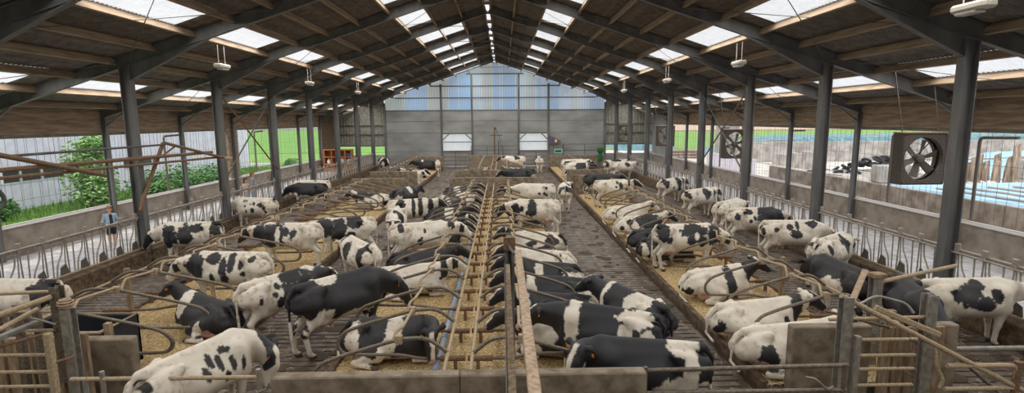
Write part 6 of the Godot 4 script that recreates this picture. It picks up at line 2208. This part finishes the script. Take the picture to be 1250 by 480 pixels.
# ---------------------------------------------------------------- people
# joints for a person of height 1.75 at the origin facing +x; z is to the person's right
func person_field(p: Dictionary, cell: float) -> Array:
	var f := Field.new(Vector3(-0.42, -0.03, -0.45), Vector3(0.55, 1.85, 0.45), cell)
	var k := 0.045
	# torso
	f.bone(Vector3(0, 0.98, 0.06), Vector3(0, 0.98, -0.06), 0.125, 0.125, k)
	f.bone(Vector3(0, 1.02, 0), Vector3(0.01, 1.16, 0), 0.125, 0.12, 0.06)
	f.bone(Vector3(0.01, 1.16, 0.05), Vector3(0.0, 1.34, 0.07), 0.105, 0.1, 0.06)
	f.bone(Vector3(0.01, 1.16, -0.05), Vector3(0.0, 1.34, -0.07), 0.105, 0.1, 0.06)
	f.pair(Vector3(0, 1.42, 0.06), Vector3(-0.01, 1.41, 0.165), 0.07, 0.06, 0.05)
	f.bone(Vector3(-0.005, 1.44, 0), Vector3(0.015, 1.54, 0), 0.06, 0.052, 0.04)
	# head: skull, jaw, nose, brow, ears
	f.bone(Vector3(0.005, 1.66, 0), Vector3(0.02, 1.65, 0), 0.092, 0.085, 0.03)
	f.bone(Vector3(0.045, 1.60, 0), Vector3(0.07, 1.565, 0), 0.062, 0.04, 0.03)
	f.bone(Vector3(0.1, 1.64, 0), Vector3(0.118, 1.612, 0), 0.013, 0.018, 0.02)
	f.pair(Vector3(0.085, 1.665, 0.02), Vector3(0.08, 1.663, 0.045), 0.02, 0.018, 0.02)
	f.pair(Vector3(0.0, 1.64, 0.09), Vector3(-0.005, 1.61, 0.09), 0.018, 0.012, 0.01)
	f.bone(Vector3(0.098, 1.58, 0.016), Vector3(0.098, 1.58, -0.016), 0.013, 0.013, 0.012)
	# legs
	for s: float in [-1.0, 1.0]:
		var st: float = p.stride * s
		f.bone(Vector3(0, 0.93, s * 0.085), Vector3(st * 0.5 + 0.01, 0.5, s * 0.09), 0.1, 0.062, k)
		f.bone(Vector3(st * 0.5 + 0.01, 0.5, s * 0.09), Vector3(st - 0.02, 0.1, s * 0.09), 0.06, 0.042, 0.03)
		f.bone(Vector3(st - 0.03, 0.045, s * 0.09), Vector3(st + 0.13, 0.035, s * 0.1), 0.045, 0.036, 0.03)
		# arms and hands
		var sh := Vector3(-0.01, 1.4, s * 0.185)
		var el: Vector3 = p.elbow * Vector3(1, 1, s)
		var wr: Vector3 = p.wrist * Vector3(1, 1, s)
		f.bone(sh, el, 0.056, 0.044, 0.04)
		f.bone(el, wr, 0.043, 0.03, 0.03)
		var dir := (wr - el).normalized()
		var palm := wr + dir * 0.07
		f.bone(wr, palm, 0.028, 0.03, 0.02)
		var across := dir.cross(Vector3.UP)
		if across.length() < 0.3:
			across = Vector3(1, 0, 0)
		across = across.normalized()
		for q in 4:
			var o := palm + across * (q - 1.5) * 0.018
			var l: float = [0.06, 0.072, 0.068, 0.052][q]
			var bentd := (dir + Vector3(0.25, -0.1, -0.2 * s)).normalized()
			f.bone(o, o + dir * l * 0.5, 0.0095, 0.009, 0.006)
			f.bone(o + dir * l * 0.5, o + dir * l * 0.5 + bentd * l * 0.5, 0.009, 0.008, 0.006)
		f.bone(wr + dir * 0.025 + across * 0.025, wr + dir * 0.065 + across * 0.055, 0.011, 0.009, 0.008)
	return f.net()


func build_people() -> void:
	var table := [
		{"label": "person in a pale denim jacket and black shorts standing in the left feed alley", "at": Vector3(-12.75, 0.1, -18.1), "turn": -40, "h": 1.48, "top": Color(0.36, 0.5, 0.62), "inner": Color(0.03, 0.03, 0.035), "leg": Color(0.02, 0.02, 0.024), "shorts": 0.62, "shoe": Color(0.7, 0.69, 0.66), "skin": Color(0.62, 0.38, 0.28), "hair": Color(0.3, 0.14, 0.07), "long": false, "stride": 0.05, "elbow": Vector3(-0.03, 1.15, 0.26), "wrist": Vector3(0.16, 1.02, 0.12)},
		{"label": "person in a cream top and brown hair beside the left feed fence", "at": Vector3(-11.7, 0.1, -25.6), "turn": -10, "h": 1.62, "top": Color(0.66, 0.5, 0.44), "inner": Color(0.66, 0.5, 0.44), "leg": Color(0.42, 0.5, 0.62), "shorts": 0.0, "shoe": Color(0.2, 0.18, 0.17), "skin": Color(0.6, 0.36, 0.28), "hair": Color(0.12, 0.05, 0.035), "long": true, "stride": 0.06, "elbow": Vector3(-0.02, 1.13, 0.24), "wrist": Vector3(0.2, 1.08, 0.14)},
		{"label": "person in a grey shirt and blue jeans with cropped hair at the left feed fence", "at": Vector3(-12.1, 0.1, -27.2), "turn": 25, "h": 1.76, "top": Color(0.3, 0.31, 0.34), "inner": Color(0.3, 0.31, 0.34), "leg": Color(0.2, 0.3, 0.48), "shorts": 0.0, "shoe": Color(0.12, 0.1, 0.1), "skin": Color(0.62, 0.36, 0.28), "hair": Color(0.24, 0.11, 0.06), "long": false, "stride": 0.08, "elbow": Vector3(-0.04, 1.12, 0.25), "wrist": Vector3(0.06, 0.88, 0.24)},
	]
	for p in table:
		var net := person_field(p, 0.013)
		var v: PackedVector3Array = net[0]
		var col := PackedColorArray()
		col.resize(v.size())
		for k in v.size():
			var q := v[k]
			var c: Color = p.top
			var arm := absf(q.z) > 0.17 and q.y < 1.42
			var wr: Vector3 = p.wrist
			var el: Vector3 = p.elbow
			if q.y > 1.49 or (q.y > 1.44 and q.x > 0.03 and absf(q.z) < 0.06):
				c = p.skin
				# lips, brows and eyes
				if q.x > 0.09 and absf(q.y - 1.58) < 0.012 and absf(q.z) < 0.03:
					c = Color(0.5, 0.2, 0.18)
				elif q.x > 0.075 and absf(q.y - 1.648) < 0.013 and absf(absf(q.z) - 0.034) < 0.014:
					c = Color(0.05, 0.035, 0.03)
			elif Vector3(q.x, q.y, absf(q.z)).distance_to(wr) < 0.075 or Vector3(q.x, q.y, absf(q.z)).distance_to(wr + (wr - el).normalized() * 0.1) < 0.08:
				c = p.skin
			elif q.y < 0.98 and not arm:
				c = p.leg
				if p.shorts > 0.0 and q.y < p.shorts:
					c = p.skin
				if q.y < 0.085:
					c = p.shoe
			elif q.x > 0.05 and absf(q.z) < 0.055:
				c = p.inner
			col[k] = c
		var arr := []
		arr.resize(Mesh.ARRAY_MAX)
		arr[Mesh.ARRAY_VERTEX] = v
		arr[Mesh.ARRAY_NORMAL] = net[1]
		arr[Mesh.ARRAY_COLOR] = col
		arr[Mesh.ARRAY_INDEX] = net[2]
		var am := ArrayMesh.new()
		am.add_surface_from_arrays(Mesh.PRIMITIVE_TRIANGLES, arr)
		var t := thing("person", p.label, "person", p.at, "", deg_to_rad(p.turn))
		t.scale = Vector3.ONE * (p.h / 1.755)
		part(t, "body", am, M.person)
		# hair as a cap over the skull
		var f := Field.new(Vector3(-0.2, 1.35, -0.2), Vector3(0.2, 1.85, 0.2), 0.012)
		f.bone(Vector3(-0.02, 1.69, 0), Vector3(0.02, 1.7, 0), 0.096, 0.086, 0.03)
		f.bone(Vector3(-0.04, 1.64, 0), Vector3(-0.05, 1.58 if not p.long else 1.45, 0), 0.085, 0.06, 0.03)
		if p.long:
			f.pair(Vector3(-0.02, 1.64, 0.06), Vector3(-0.03, 1.47, 0.07), 0.05, 0.04, 0.03)
		var hn := f.net()
		var hc := PackedColorArray()
		hc.resize(hn[0].size())
		hc.fill(p.hair)
		var ha := []
		ha.resize(Mesh.ARRAY_MAX)
		ha[Mesh.ARRAY_VERTEX] = hn[0]
		ha[Mesh.ARRAY_NORMAL] = hn[1]
		ha[Mesh.ARRAY_COLOR] = hc
		ha[Mesh.ARRAY_INDEX] = hn[2]
		var hm := ArrayMesh.new()
		hm.add_surface_from_arrays(Mesh.PRIMITIVE_TRIANGLES, ha)
		part(t, "hair", hm, M.person)
